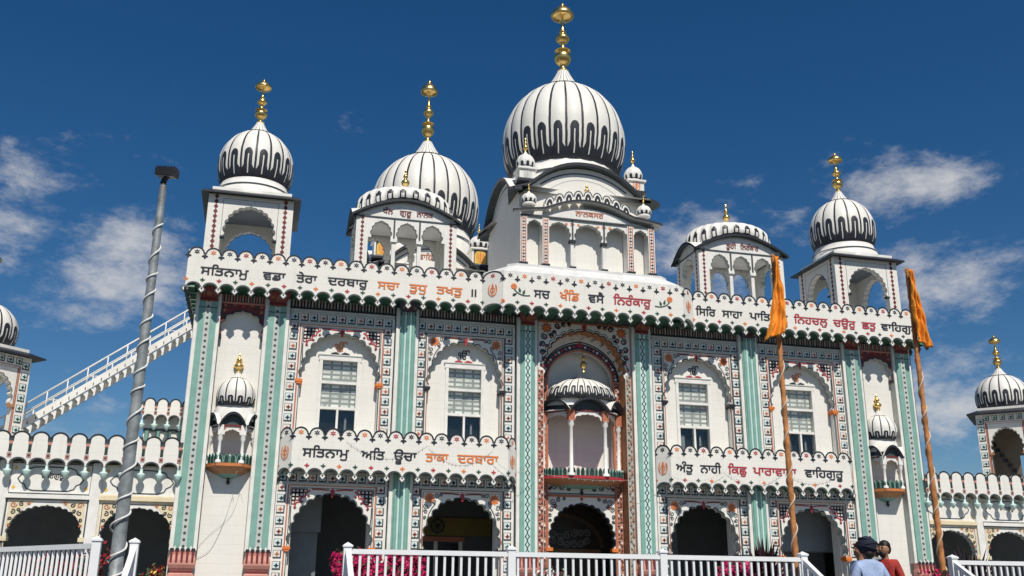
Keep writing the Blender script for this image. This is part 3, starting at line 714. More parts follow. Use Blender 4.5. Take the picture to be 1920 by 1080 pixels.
# --- painted vine work
def vine(mb, fr, x, z0, z1, wd, c, seed=0, pal=(ORANGE, BLACK, RED)):
    """floral strip between two lines: a wavy stem with leaves and blossoms"""
    rr = random.Random(seed); n = int((z1-z0)/.05); pts = [(x+math.sin(i*.9)*wd*.22, z0+(z1-z0)*i/n) for i in range(n+1)]
    mb.ribbon(pts, .014, fr, c+.002, pal[1])
    z = z0+.06; k = 0
    while z < z1-.05:
        s = 1 if k % 2 else -1
        mb.fan(x+s*wd*.20, z, star(5, wd*.19, wd*.11, rr.random()), fr, c+.004, pal[(k//2) % 2*2])
        mb.ribbon(scroll(x-s*wd*.20, z+.02, wd*.17, 1.1, rr.random()*6, s, 9), .016, fr, c+.003, pal[1])
        mb.fan(x-s*wd*.16, z+.055, star(3, wd*.11, wd*.05, rr.random()*3), fr, c+.005, pal[2-(k % 2)*2])
        z += .092; k += 1

# --- middle bay: tall recessed arch, with the doorway and the canopied balcony in it
mb = MB(); fr = FY(0); PY = .08
arch = multifoil(0, 6.86, 1.02, 1.08, 8, .32, .13, 5)
mb.plate([[(-1.235, FZ), (-1.06, FZ), (-1.06, 6.74), (-1.02, 6.82)]+arch+[(1.02, 6.82), (1.06, 6.74), (1.06, FZ), (1.235, FZ), (1.235, 8.12), (-1.235, 8.12)]], fr, -.46, -PY, WHITE, TAN)
mb.ribbon(arch, .03, fr, -PY+.004, BLACK); mb.ribbon([(x*1.05, z+.05) for x, z in arch], .02, fr, -PY+.003, BLACK)
for s in (-1, 1):
    mb.fbox(fr, s*1.135-.068, FZ, s*1.135+.068, 6.85, -PY, -PY+.008, VINEBG if s < 0 else VINEBG2)
    vine(mb, fr, s*1.135, FZ, 6.85, .16, -PY+.010, 3+s, (TRIM, BLACK, RED) if s < 0 else (GREY, SLATE, BRICK))
    mb.ribbon([(s*1.215, FZ), (s*1.215, 8.08)], .03, fr, -PY+.004, BRICK); mb.ribbon([(s*1.185, FZ), (s*1.185, 6.9)], .01, fr, -PY+.004, PINK)
    mb.fan(s*.98, 7.92, star(9, .16, .10), fr, -PY+.008, BRICK); mb.fan(s*.98, 7.92, star(7, .09, .05), fr, -PY+.011, ORANGE)
    for k, (a, b, r, d) in enumerate(((.70,7.99,.08,1),(.54,8.03,.06,-1),(1.03,7.70,.09,-1),(.86,7.72,.07,1),(1.08,7.5,.08,1),(.97,7.46,.05,-1),(1.09,7.3,.07,-1),(1.05,7.14,.06,1),(1.10,6.98,.05,-1),(.40,8.04,.05,1),(.78,7.82,.05,1))):
        mb.ribbon(scroll(s*a, b, r, 1.5, k, d*s), .036, fr, -PY+.006+.0004*k, (BLACK, NAVY, SLATE)[k % 3]); mb.fan(s*a+.03, b-.03, star(5, .035, .02, k), fr, -PY+.0115, (RED, ORANGE)[k % 2])
mb.ribbon([(-1.2, 8.09), (1.2, 8.09)], .05, fr, -PY+.005, BRICK)
mb.fan(0, 8.01, star(7, .09, .05, PI/2), fr, -PY+.009, RED); mb.poly([(-.03, 7.9), (.03, 7.9), (.05, 8.02), (-.05, 8.02)], fr, -PY+.007, MAROON)
# leaf bosses painted on the tan soffit
for i in range(11):
    t = PI*(i+.5)/11; x = -math.cos(t)*.96; z = 6.86+math.sin(t)*.93
    for d in (.16, .30):
        p = Vector((x*.985, d, z-.02)); u = Vector((math.sin(t), 0, math.cos(t))); n_ = Vector((math.cos(t), 0, -math.sin(t)))
        mb.fan(0, 0, star(4, .06, .03), FR(p, u, (0, 1, 0), n_), .012, DGREEN)
mb.build('portal_arch', temple)
mb = MB(); IY = .46; fr = FY(IY)
def pointed(hw, zs, zt, n=14): 
    pts = [(-hw*math.cos(PI/2*i/n)**.85, zs+(zt-zs)*(math.sin(PI/2*i/n)*.86+.14*(i/n)**2.5)) for i in range(n+1)]
    return pts+[(-x, z) for x, z in pts[-2::-1]]
inn = pointed(.86, 6.72, 7.50); door = multifoil(0, 2.72, .80, 1.02, 8, .30, .12, 5, .02)
mb.plate([[(-1.07, 4.02), (1.07, 4.02), (1.07, 8.1), (-1.07, 8.1)], [(-.86, 4.3)]+inn+[(.86, 4.3)]], fr, -.2, 0, WHITE)
ro = pointed(1.03, 6.72, 7.72); mid = pointed(.945, 6.72, 7.61)
mb.ribbon(mid, .15, fr, .004, NAVY); mb.ribbon(ro, .03, fr, .008, BLACK); mb.ribbon(inn, .05, fr, .010, BRICK)
for i in range(1, len(mid)-1): mb.fan(mid[i][0], mid[i][1], star(5, .045, .024, i), fr, .007, (WHITE, RED, PINK)[i % 3])
mb.fan(0, 7.63, star(5, .1, .06, PI/2), fr, .013, RED)
for s in (-1, 1):
    mb.fbox(fr, s*.97-.09, FZ, s*.97+.09, 6.74, 0, .012, VINEBG); vine(mb, fr, s*.97, FZ, 6.74, .17, .014, 8+s, (TRIM, BLACK, MAROON)); mb.fbox(fr, s*.865-.022, FZ, s*.865+.022, 6.74, -.02, .03, BRICK)
# panel over the door and the door arch
mb.plate([[(-1.07, FZ), (-.84, FZ), (-.84, 2.58), (-.80, 2.66)]+door+[(.80, 2.66), (.84, 2.58), (.84, FZ), (1.07, FZ), (1.07, 4.02), (-1.07, 4.02)]], fr, -.2, 0, WHITE, SLATE)
mb.ribbon(door, .03, fr, .004, BLACK)
mb.fbox(fr, -.86, 3.86, .86, 3.91, 0, .03, BRICK); mb.fbox(fr, -.86, 3.93, .86, 3.95, 0, .02, SLATE)
for s in (-1, 1):
    for k, (a, b, r, d) in enumerate(((.72,3.74,.08,1),(.58,3.79,.06,-1),(.45,3.82,.045,1),(.77,3.58,.07,-1),(.80,3.42,.05,1),(.66,3.64,.05,1),(.80,3.3,.04,-1))): mb.ribbon(scroll(s*a, b, r, 1.5, k, d*s), .022, fr, .006+.0004*k, (SLATE, BLACK)[k % 2])
    mb.fan(s*.68, 3.62, star(5, .04, .02), fr, .012, RED); mb.fbox(fr, s*.82-.08, 2.60, s*.82+.08, 2.68, -.1, .05, ORANGE)
    mb.poly([(s*.06, 4.0), (s*.80, 4.0), (s*.84, 4.08), (s*.84, 4.26), (s*.7, 4.28), (s*.5, 4.1), (s*.2, 4.04)][::s], fr, .003, GREY)
    for k, (a, b, r, d) in enumerate(((.70,4.14,.10,1),(.50,4.09,.075,-1),(.33,4.05,.05,1),(.80,4.06,.04,-1))): mb.ribbon(scroll(s*a, b, r, 1.6, k, d*s), .025, fr, .007+.0004*k, BLACK)
mb.fan(0, 3.82, star(5, .05, .03, PI/2), fr, .01, RED)
mb.box(-1.07, IY+.2, 3.9, 1.07, .98, 4.0, WHITE); mb.box(-1.3, .78, 4.0, 1.3, .9, 8.1, WHITE)
mb.box(-1.3, .2, 8.05, 1.3, .78, 8.3, WHITE)
for s in (-1, 1): mb.box(min(s*1.061, s*1.3), .3, FZ, max(s*1.061, s*1.3), .8, 8.05, WHITE)
mb.build('portal_panel', temple)
# carved double door deep inside the portal
d = MB(); fr = FY(1.9)
d.box(-1.3, 1.9, FZ, 1.3, 2.1, 4.3, DARK); d.box(-1.3, .9, 4.1, 1.3, 1.9, 4.2, INNER)
da = pointed(1.0, 2.75, 3.55); d.ribbon(da, .10, fr, .02, paint('carved_dark_wood', (.07, .045, .03)))
for k in range(16):
    a = k*.61; d.ribbon(scroll(-.65+.18*(k % 8), 2.88+.20*(k//8)+.05*math.sin(k), .10, 1.5, a, (-1)**k), .022, fr, .03+.0003*k, paint('carved_relief', (.17, .16, .15)))
d.fbox(fr, -.95, 2.62, .95, 2.72, 0, .05, paint('door_lintel', (.16, .08, .03)))
for s in (-1, 1): d.fbox(fr, s*.5-.42, FZ, s*.5+.42, 2.6, 0, .04, paint('door_leaf', (.055, .035, .022)))
for i in range(7):
    for j in range(9): diamond(d, FR((1.24, 0, 0), (0, -1, 0), (0, 0, 1), (-1, 0, 0)), -1.0-.11*i, 1.6+.22*j, .05, .09, .012, paint('grille_bronze', (.10, .06, .03)))
d.build('door', temple)

# --- canopied wall balconies
def hood(mb, p, q, z, rise, out, mat_under=SLATE):
    """curved hood over one facet"""
    fr, L = segment(p, q); n = 12
    prof = [(L*i/n, z+rise*math.sin(PI*i/n)**.8-.05*abs(2*i/n-1)**3) for i in range(n+1)]
    rows = [(.0, .0), (out, .0), (out, .055), (0, .058)]
    vs = [fr(a+(a/L-.5)*2*o*.35, b+dz, o) for a, b in prof for o, dz in rows]
    for k, m in ((0, mat_under), (1, BLACK), (2, TRIM)):
        mb.add(vs, [(4*i+k, 4*i+4+k, 4*i+5+k, 4*i+k+1) for i in range(n)], m, True)
    return fr, L
def balcony(xc, yw, hw, fw_, pr, zs, zcap, zhood, rise, dome_r, zd0, zd1, zf, nleaf, ngore, flat, accent, wd_scale=1.0, base=True):
    mb = MB(); yf = yw-pr
    pts = [(xc-hw, yw, 0), (xc-fw_, yf, 0), (xc+fw_, yf, 0), (xc+hw, yw, 0)]
    # bowl underneath and slab
    ax, ay = hw*1.14, pr*1.16
    nf = 24 if flat else 3; sm = bool(flat); ay = ay if flat else ay*1.13
    mb.lathe([(1.0, zs-.045), (1.0, zs+.02), (0.02, zs+.025)], (xc, yw), nf, accent, False, ax, ay, PI, TAU, cap=False)
    db = .44*ax if not flat else .26*ax*.7
    mb.lathe([(1.0, zs-.045), (.86, zs-.10), (.55, zs-.045-db*.62)], (xc, yw), nf, TAN, sm, ax, ay, PI, TAU, cap=False)
    mb.lathe([(.55, zs-.045-db*.62), (.25, zs-.045-db*.92), (.04, zs-.045-db)], (xc, yw), nf, MINT, sm, ax, ay, PI, TAU, cap=False)
    zt = zs-.045-db; mb.lathe([(.01, zt-.13), (.045, zt-.08), (.02, zt-.02), (.06, zt+.02)], (xc, yw-.05), 8, BLACK)
    # columns and arched facets
    fa = min(.055*wd_scale, .06)
    for x, y, _ in pts:
        yy = min(y, yw-.03)
        mb.lathe([(fa*1.5, zs+.02), (fa*1.5, zs+.07), (fa*.8, zs+.1), (fa*.75, zcap-.16), (fa*1.35, zcap-.1), (fa*1.2, zcap-.05), (fa*1.6, zcap)], (x, yy), 10, TRIM)
        mb.box(x-fa*1.3, yy-fa*1.3, zcap-.02, x+fa*1.3, yy+fa*1.3, zhood, TRIM if not flat else BRICK)
    for p, q in zip(pts[:-1], pts[1:]):
        fr, L = segment(p, q); a = multifoil(L/2, zcap-.10, L/2-.06, zhood-zcap+.02, 3, .3, .2, 4)
        mb.plate([[(0, zhood-.01), (0, zcap-.12), (.05, zcap-.12)]+a+[(L-.05, zcap-.12), (L, zcap-.12), (L, zhood-.01)]], fr, -.05, 0, TRIM)
        for s in (.14, .86): mb.fan(L*s, zhood-.07, star(5, .045, .025), fr, .005, BRICK)
        mb.fbox(fr, 0, zhood-.03, L, zhood+.01, -.05, .02, MAROON)
        hood(mb, p, q, zhood, rise, .16*wd_scale)
        mb.plate([[(0, zhood)]+[(L*i/10, zhood+rise*math.sin(PI*i/10)**.8) for i in range(11)]+[(L, zhood)]], fr, -.04, .005, SLATE)
        fr2, L2 = segment(p, q)
    # white curb under the dome
    k0 = zhood+rise*.55
    mb.lathe([(hw*.98, k0), (hw*.94, zd0-.08), (dome_r*.95, zd0-.02), (dome_r*.9, zd0+.03)], (xc, yw), 30, TRIM, True, 1, pr/hw*.98, PI, TAU, cap=False)
    mb.plate([[(xc+hw*math.cos(PI*i/14), yw-pr*math.sin(PI*i/14)) for i in range(15)]], FR((0, 0, 0), (1, 0, 0), (0, 1, 0), (0, 0, 1)), zhood, zhood+.02, TRIM)
    if base: mb.poly([(xc-hw*.6, zs-.28), (xc+hw*.6, zs-.28), (xc+hw*.5, zs-.3), (xc-hw*.5, zs-.3)], FY(yw), .003, TRIM)
    o = mb.build('balcony', temple, (xc, yf, zs))
    lf = MB()
    for i in range(nleaf):
        t = PI+PI*(i+.5)/nleaf; x, y = xc+ax*.97*math.cos(t), yw+ay*.97*math.sin(t); uu = None
        if not flat:
            hx = [(xc-ax, yw), (xc-ax*.5, yw-ay*.866), (xc+ax*.5, yw-ay*.866), (xc+ax, yw)]; g = 3*(i+.5)/nleaf; k_ = min(2, int(g)); g -= k_
            x, y = (hx[k_][0]*(1-g)+hx[k_+1][0]*g), (hx[k_][1]*(1-g)+hx[k_+1][1]*g)+.02; uu = Vector((hx[k_+1][0]-hx[k_][0], hx[k_+1][1]-hx[k_][1], 0)).normalized()
        w_ = .49*PI*(ax+ay)/2/nleaf
        u = uu or Vector((-ax*math.sin(t), ay*math.cos(t), 0)).normalized(); fr = FR((x, y, 0), u, (0, 0, 1), (u.y, -u.x, 0)); zz = zs+.02; hh = .215 if not flat else .19
        lf.plate([[(-w_, zz), (w_, zz), (w_*1.05, zz+hh*.6), (w_*.6, zz+hh*.9), (0, zz+hh*1.04), (-w_*.6, zz+hh*.9), (-w_*1.05, zz+hh*.6)]], fr, -.02, .0, LEAFD, MINTL)
        lf.ribbon([(-w_*.8, zz+.01), (-w_*.8, zz+hh*.6), (0, zz+hh*.93), (w_*.8, zz+hh*.6), (w_*.8, zz+.01)], w_*.22, fr, .003, MINT if i % 2 == 0 or not flat else BLACK)
    lf.build('leaf_rail', o)
    pf = PROF if not flat else [(.90,0),(.98,.12),(1.0,.3),(.95,.75),(.82,1.25),(.62,1.65),(.42,1.9),(.25,2.05),(.16,2.2),(.12,2.45),(.08,2.6)]
    dome(o, (xc, yw-.04), dome_r, zd0, zd1, ngore, .0, (zd1-zd0)*(.25 if not flat else .42), 'canopy_dome', 1.0 if not flat else .75, pf)
    finial(o, (xc, yw-.04 if not flat else yw-.3), zd1-.02, zf, 2 if not flat else 1, 1.0 if not flat else .9)
    return o
for s in (-1, 1):
    balcony(s*8.22, .2, .47, .24, .385, 4.26, 4.90, 5.10, .23, .43, 5.56, 6.36, 6.80, 12, 12, False, TERRA, .8)
balcony(0, .48, .97, .43, .58, 4.29, 5.62, 5.88, .24, .90, 6.20, 6.90, 7.44, 30, 22, True, RED, 1.25, False)
# cusped head over each of the two niche bays
for s in (-1, 1):
    mb = MB(); fr = FY(0); xc = s*8.235; x0, x1 = xc-.50, xc+.50
    a = multifoil(xc, 7.28, .44, .52, 3, .32, .2, 6)
    mb.plate([[(x0, 7.2), (x0+.06, 7.2)]+a+[(x1-.06, 7.2), (x1, 7.2), (x1, 7.95), (x0, 7.95)]], fr, -.19, -.06, MAROON, GREY)
    mb.ribbon(a, .035, fr, -.055, BLACK)
    for s2 in (-1, 1):
        for k, (dx_, dz_) in enumerate(((.40, .60), (.30, .61), (.41, .48), (.19, .63), (.42, .36))): mb.fan(xc+s2*dx_, 7.28+dz_, star(5, .05, .028, k), fr, -.056, (BRICK, SLATE, BRICK)[k % 3])
        mb.fbox(fr, xc+s2*.46-.03, 7.12, xc+s2*.46+.03, 7.2, -.19, -.05, BLACK)
    mb.fbox(fr, x0, 7.92, x1, 7.96, -.19, -.03, PINK); mb.fbox(fr, x0, 7.96, x1, 8.16, -.19, -.08, MAROON)
    for i in range(16): mb.fbox(fr, x0+1.0*(i+.3)/16, 7.98, x0+1.0*(i+.75)/16, 8.14, -.08, -.06, (PINK, GREY)[i % 2])
    mb.fan(xc, 7.88, star(5, .06, .035, PI/2), fr, -.052, RED)
    mb.build('niche_arch', temple)

# ================================================================ ROOFSCAPE
def diamonds(mb, fr, x, z0, z1, c, mat, p=.125, w=.052, h=.07):
    z = z0+p/2
    while z < z1: diamond(mb, fr, x, z, w, h, c, mat); z += p
def sides(x0, x1, y0, y1):
    """frames of the four faces of a box, each with its length"""
    return [(FR((x0, y0, 0), (1, 0, 0), (0, 0, 1), (0, -1, 0)), x1-x0), (FR((x1, y0, 0), (0, 1, 0), (0, 0, 1), (1, 0, 0)), y1-y0),
            (FR((x1, y1, 0), (-1, 0, 0), (0, 0, 1), (0, 1, 0)), x1-x0), (FR((x0, y1, 0), (0, -1, 0), (0, 0, 1), (-1, 0, 0)), y1-y0)]
def flat_eave(mb, x0, x1, y0, y1, z, out, rim=BLACK):
    a = (x0-out, x1+out, y0-out, y1+out); b = (x0+.06, x1-.06, y0+.06, y1-.06)
    ring = lambda q, zz: [(q[0], q[2], zz), (q[1], q[2], zz), (q[1], q[3], zz), (q[0], q[3], zz)]
    vs = ring((x0, x1, y0, y1), z-.02)+ring(a, z-.06)+ring(a, z-.025)+ring(b, z+.10)
    for j, m in ((0, SLATE), (1, rim), (2, rim)): mb.add(vs, [(4*j+i, 4*j+(i+1) % 4, 4*j+4+(i+1) % 4, 4*j+4+i) for i in range(4)], m)
    mb.box(b[0], b[2], z+.02, b[1], b[3], z+.17, TRIM)
def tower(parent, cx, y0, hw, z0, ze, zspr, ztip, rad, zd0, ztop, zf, ngore, style=0, name='corner_tower', ahw=None, rot=0.0):
    mb = MB(); x0, x1, y1 = cx-hw, cx+hw, y0+2*hw*.95; pw = hw*.36; ahw = ahw or hw-pw-.04
    for k, (fr, L) in enumerate(sides(x0, x1, y0, y1)):
        a = multifoil(L/2, zspr, L/2-pw-.07, ztip-zspr, 6, .28, .14, 5)
        mb.plate([[(.001, z0), (pw, z0), (pw, zspr-.12), (pw+.07, zspr-.04)]+a+[(L-pw-.07, zspr-.04), (L-pw, zspr-.12), (L-pw, z0), (L-.001, z0), (L-.001, ze), (.001, ze)]], fr, -.16, 0, WHITE)
        lines = SLATE
        mb.ribbon(a, .018, fr, .004, SLATE)
        if style == 0:
            for x in (pw*.52, L-pw*.52): diamonds(mb, fr, x, z0, ze-.06, .005, MAROON if k % 2 else BRICK if False else MAROON)
            mb.ribbon([(pw*.98, z0), (pw*.98, ze-.10), (L-pw*.98, ze-.10), (L-pw*.98, z0)], .012, fr, .005, SLATE)
            for x in (pw+.03, L-pw-.03): mb.fbox(fr, x-.05, zspr-.14, x+.05, zspr-.10, -.1, .03, BLACK)
        else:
            for x in (pw*.42, L-pw*.42):
                z = z0+.1
                while z < ze-.1: tile(mb, fr, x, z, .085, .004, DGREEN); z += .25
            z = pw
            while z < L-pw*.5: tile(mb, fr, z, ze-.12, .075, .004, DGREEN); z += .22
            mb.ribbon([(pw*.86, z0), (pw*.86, ze-.24), (L-pw*.86, ze-.24), (L-pw*.86, z0)], .04, fr, .006, BRICK); mb.ribbon([(pw*.98, z0), (pw*.98, ze-.29), (L-pw*.98, ze-.29), (L-pw*.98, z0)], .018, fr, .007, MAROON)
            for x in (pw+.03, L-pw-.03): mb.fbox(fr, x-.06, zspr-.14, x+.06, zspr-.08, -.1, .03, TAN)
    mb.box(x0+.1, y0+.1, ze-.10, x1-.1, y1-.1, ze-.04, INNERL)
    o = mb.build(name, parent, (cx, (y0+y1)/2, z0)); o.rotation_euler = (0, 0, rot)
    e = MB(); flat_eave(e, x0, x1, y0, y1, ze+.04, .17 if style == 0 else .22); cy = (y0+y1)/2
    e.lathe([(rad*.98, ze+.10), (rad*.97, zd0-.12), (rad*.90, zd0-.1), (rad*.88, zd0+.04)], (cx, cy), 40, TRIM, True)
    e.lathe([(rad*.985, zd0-.17), (rad*.985, zd0-.14)], (cx, cy), 40, SLATE, True, cap=False)
    e.build('eave', o)
    dome(o, (cx, cy), rad, zd0, ztop, ngore, .0, (zd1h(zd0, ztop)), 'dome'); finial(o, (cx, cy), ztop-.02, zf, 0)
    return o
def zd1h(a, b): return (b-a)*.41
for s in (-1, 1): tower(temple, s*8.28, .10, .98, 8.85, 10.60, 9.66, 10.36, .925, 11.14, 13.02, 14.26, 16)

def curve_eave(mb, fr, pts, out, inn, th, top=TRIM, under=SLATE, rim=BLACK, L=0):
    n = len(pts); rows = lambda q: [(out, 0), (out, th), (-q, th+.05), (-q, .0)]
    vs = [fr(a, b+dz, o) for a, b in pts for o, dz in rows(inn if .0 <= a <= (L or 1e9) else 0.0)]
    for k, m in ((0, rim), (1, top), (3, under)): mb.add(vs, [(4*i+k, 4*i+4+k, 4*i+4+(k+1) % 4, 4*i+(k+1) % 4) for i in range(n-1)], m, False)
    for i in (0, n-1): mb.add(vs[4*i:4*i+4], [(0, 1, 2, 3)], rim)
def arc_pts(L, za, zb, n=20, p=2.0, o=.0): return [(L*i/n*(1+2*o)-o*L, zb-(zb-za)*abs(2*i/n-1)**p) for i in range(n+1)]
def lotus_roof(parent, c, rx, ry, zb, sag, H, n, name, a0=0.0, a1=TAU, cone=True):
    """ribbed lotus cap whose rim follows the curved eave"""
    mb = MB(); seg = 8; lv = 12; m = n*seg; full = abs(a1-a0-TAU) < 1e-6; cols = m if full else m+1; vs = []
    pr = catmull([(1.0, 0), (1.04, .22), (1.02, .48), (.94, .74), (.76, .91), (.42, .98), (.16, 1.0)], 3); lv = len(pr)-1
    for r, h in pr:
        for i in range(cols):
            t = a0+(a1-a0)*i/m; k = 1-.045*(abs((i/seg % 1)-.5)*2)**2
            zz = zb-sag*math.cos(t)**2
            vs.append((c[0]+rx*r*k*math.cos(t), c[1]+ry*r*k*math.sin(t), zz*(1-h)+(zb+H)*h if h > .3 else zz+H*h*(1)))
    fw_, fb_ = [], []
    for j in range(lv):
        for i in range(m):
            i2 = (i+1) % cols; a = abs((i+.5)/seg % 1-.5); hm = (pr[j][1]+pr[j+1][1])/2
            dark = (a < .30 and hm < .60-.5*a and not (a < .08 and .06 < hm < .34)) or (a > .44 and hm < .9) or (.42 > a > .34 and .62 < hm < .72 and False) or (.30 < a and hm < .08)
            (fb_ if dark else fw_).append((j*cols+i, j*cols+i2, (j+1)*cols+i2, (j+1)*cols+i))
    mb.add(vs, fw_, TRIM, True); mb.add(vs, fb_, BLACK, True)
    o = mb.build(name, parent, (c[0], c[1], zb))
    return o
def arcade_front(mb, fr, xs, z0, zcap, zlin, cw, deco, bases=False):
    """columns at xs carrying cusped arches up to a lintel"""
    for a, b in zip(xs[:-1], xs[1:]):
        ar = multifoil((a+b)/2, zcap, (b-a)/2-cw*.75, zlin-zcap-.07, 4, .28, .16, 4)
        mb.plate([[(a, zcap-.06), (a+cw*.7, zcap-.06)]+ar+[(b-cw*.7, zcap-.06), (b, zcap-.06), (b, zlin), (a, zlin)]], fr, -.12, 0, TRIM, GREY)
        mb.ribbon(ar, .016, fr, .004, SLATE)
    for x in xs[1:-1]:
        mb.fbox(fr, x-cw*.42, z0, x+cw*.42, zcap-.14, -.10, -.02, TRIM); mb.fbox(fr, x-cw*.75, zcap-.14, x+cw*.75, zcap-.06, -.13, .02, TRIM if not bases else BLACK)
        mb.fbox(fr, x-.02, zcap-.06, x+.02, zlin, 0, .02, SLATE)
        if bases: mb.fbox(fr, x-cw*.8, z0-.02, x+cw*.8, z0+.05, -.13, .03, BLACK)
def kiosk(s):
    cx = s*4.53; hw = 1.25; x0, x1, y0, y1 = cx-hw, cx+hw, .2, 1.6; z0, zl, pw = 8.85, 10.44, .30; mb = MB()
    for k, (fr, L) in enumerate(sides(x0, x1, y0, y1)):
        for a, b in ((.001, pw), (L-pw, L-.001)):
            mb.fbox(fr, a, z0, b, zl, -.2, 0, WHITE); diamonds(mb, fr, (a+b)/2, z0, zl-.03, .004, MAROON, .115, .045, .062)
        nx = 3 if k % 2 == 0 else 1
        arcade_front(mb, fr, [pw+(L-2*pw)*i/nx for i in range(nx+1)], z0, 9.98, zl, .11, MAROON)
        mb.fbox(fr, .0, zl, L, zl+.03, -.15, .02, SLATE)
        top = arc_pts(L, zl+.06, zl+.50 if k % 2 == 0 else zl+.34)
        mb.plate([[(0, zl+.03)]+top+[(L, zl+.03)]], fr, -.15, -.02, TRIM)
        mb.ribbon([(a, b-.06) for a, b in top[1:-1]], .02, fr, -.015, GREY)
    mb.box(x0+.2, y0+.2, zl-.02, x1-.2, y1-.2, zl+.02, TRIM)
    o = mb.build('roof_kiosk', temple, (cx, y0, z0))
    e = MB()
    for k, (fr, L) in enumerate(sides(x0, x1, y0, y1)):
        curve_eave(e, fr, arc_pts(L, zl-.03 if k % 2 == 0 else zl-.02, zl+.47 if k % 2 == 0 else zl+.34, 20, 1.8, .05), .12, .35, .065, L=L)
    e.build('curved_eave', o)
    frt = FY(y0+.02)
    if s < 0: ws = [('ਧੰਨ', -.62, -.36), ('ਗੁਰੂ', -.20, .10), ('ਨਾਨਕ', .22, .64)]
    else: ws = [('ਤੂਹੀ', -.42, -.12), ('ਨਿਰੰਕਾਰ', .0, .55)]
    words(o, frt, [(tx, cx+a, cx+b, MAROON) for tx, a, b in ws], zl+.13, .12)
    cy = (y0+y1)/2; lotus_roof(o, (cx, cy), 1.20, .84, zl+.54, .34, .42, 24, 'lotus_roof')
    c_ = MB(); c_.lathe([(.36, zl+.90), (.27, zl+.95), (.18, zl+1.01), (.10, zl+1.09), (.06, zl+1.14)], (cx, cy), 24, TRIM); c_.build('spire', o, (cx, cy, zl))
    finial(o, (cx, cy), zl+1.10, zl+1.72, 1)
kiosk(-1); kiosk(1)

def pinnacle(o, x, y, z, r, h, **k):
    """pedestal, little dome and gold tip as one sub-part"""
    mb = MB(); pz = k.get('pz'); w_ = r*.86; fr = FY(y-w_)
    if pz is not None:
        mb.box(x-w_, y-w_, pz, x+w_, y+w_, z-.05, TRIM); mb.box(x-w_*1.22, y-w_*1.22, z-.08, x+w_*1.22, y+w_*1.22, z-.03, TRIM); mb.box(x-w_*1.2, y-w_*1.2, pz-.02, x+w_*1.2, y+w_*1.2, pz+.05, BLACK)
        if k.get('panel'):
            mb.poly([(x-w_*.80, pz+.08), (x+w_*.80, pz+.08), (x+w_*.80, z-.10), (x-w_*.80, z-.10)], fr, .003, SLATE)
            mb.poly([(x-w_*.70, pz+.09), (x+w_*.70, pz+.09), (x+w_*.70, z-.24), (x+w_*.45, z-.15), (x, z-.12), (x-w_*.45, z-.15), (x-w_*.70, z-.24)], fr, .006, k['panel'])
        if k.get('sym'): khanda(mb, fr, x, (pz+z)/2-.02, w_*1.35, .010, k['sym'])
    n = 10; pr = [(a*r, b*h/2.6) for a, b in catmull(PROF, 3)]; seg = 8; vs = []; m = n*seg
    for a, b in pr:
        for i in range(m): t = TAU*i/m; q = a*(1-.05*(abs((i/seg % 1)-.5)*2)**2); vs.append((x+q*math.cos(t), y+q*math.sin(t), z+b))
    A, B = [], []
    for j in range(len(pr)-1):
        for i in range(m):
            a = abs((i+.5)/seg % 1-.5); hm = pr[j][1]/h; dark = (a < .30 and hm < .30-.3*a) or (a > .44 and .2 < hm < .78) or hm < .06
            (B if dark else A).append((j*m+i, j*m+(i+1) % m, (j+1)*m+(i+1) % m, (j+1)*m+i))
    mb.add(vs, A, TRIM, True); mb.add(vs, B, BLACK, True); mb.lathe([(r*.85, z-.04), (r*.85, z+.02)], (x, y), 20, TRIM)
    p = [(.09,0),(.05,.08),(.06,.15),(.17,.25),(.20,.36),(.13,.45),(.06,.5),(.10,.57),(.12,.63),(.06,.7),(.035,.8),(.06,.85),(.015,1.0)]; fh = k.get('fh', h*.75)
    mb.lathe([(a*fh*.85, b*fh) for a, b in catmull(p, 2)], (x, y, z+h*.96), 12, GOLD)
    return mb.build('corner_pinnacle', o, (x, y, z))
def vaulted_cube(name, cx, y0, hw, z0, ze, zf, za, rad, zd0, ztop, zfin, ngore, fs=1.0):
    mb = MB(); x0, x1, y1 = cx-hw, cx+hw, y0+2*hw*.97
    def crv(L, o, n=16):
        e = .30*L/3.5; k = 1.0
        pts = [(-o, ze-.05), (e*.6, ze+.12), (e+.1, zf)]+[(e+.1+(L-2*e-.2)*i/n, zf+(za-zf)*(1-abs(2*i/n-1)**2.2)) for i in range(1, n)]+[(L-e-.1, zf), (L-e*.6, ze+.12), (L+o, ze-.05)]
        return pts
    for fr, L in sides(x0, x1, y0, y1):
        c_ = crv(L, 0); mb.plate([[(.001, z0)]+[(max(.001, min(L-.001, a)), b-.02) for a, b in c_]+[(L-.001, z0)]], fr, -.15, 0, WHITE)
        mb.ribbon([(a, b-.16) for a, b in c_[3:-3]], .035, fr, .004, SLATE); mb.ribbon([(L/2+(a-L/2)*.86, b-.34) for a, b in c_[3:-3]], .02, fr, .004, GREY)
    mb.box(x0+.15, y0+.15, zf-.05, x1-.15, y1-.15, zf+.02, ROOFW)
    o = mb.build(name, temple, (cx, y0, z0))
    e = MB()
    for fr, L in sides(x0, x1, y0, y1): curve_eave(e, fr, crv(L, .30), .20, L*.5, .085, TRIM, SLATE, BLACK, L=L)
    cy = (y0+y1)/2
    e.lathe([(rad*.90, zf-.1), (rad*.89, zd0-.16), (rad*.86, zd0-.14), (rad*.84, zd0+.05)], (cx, cy), 48, TRIM); e.lathe([(rad*.905, zd0-.30), (rad*.905, zd0-.25)], (cx, cy), 48, SLATE, True, cap=False)
    e.build('curved_eave', o)
    dome(o, (cx, cy), rad, zd0, ztop, ngore, 0.0, (ztop-zd0)*.30, 'dome'); finial(o, (cx, cy), ztop-.02, zfin, 0, fs)
    return o, x0, x1, y1
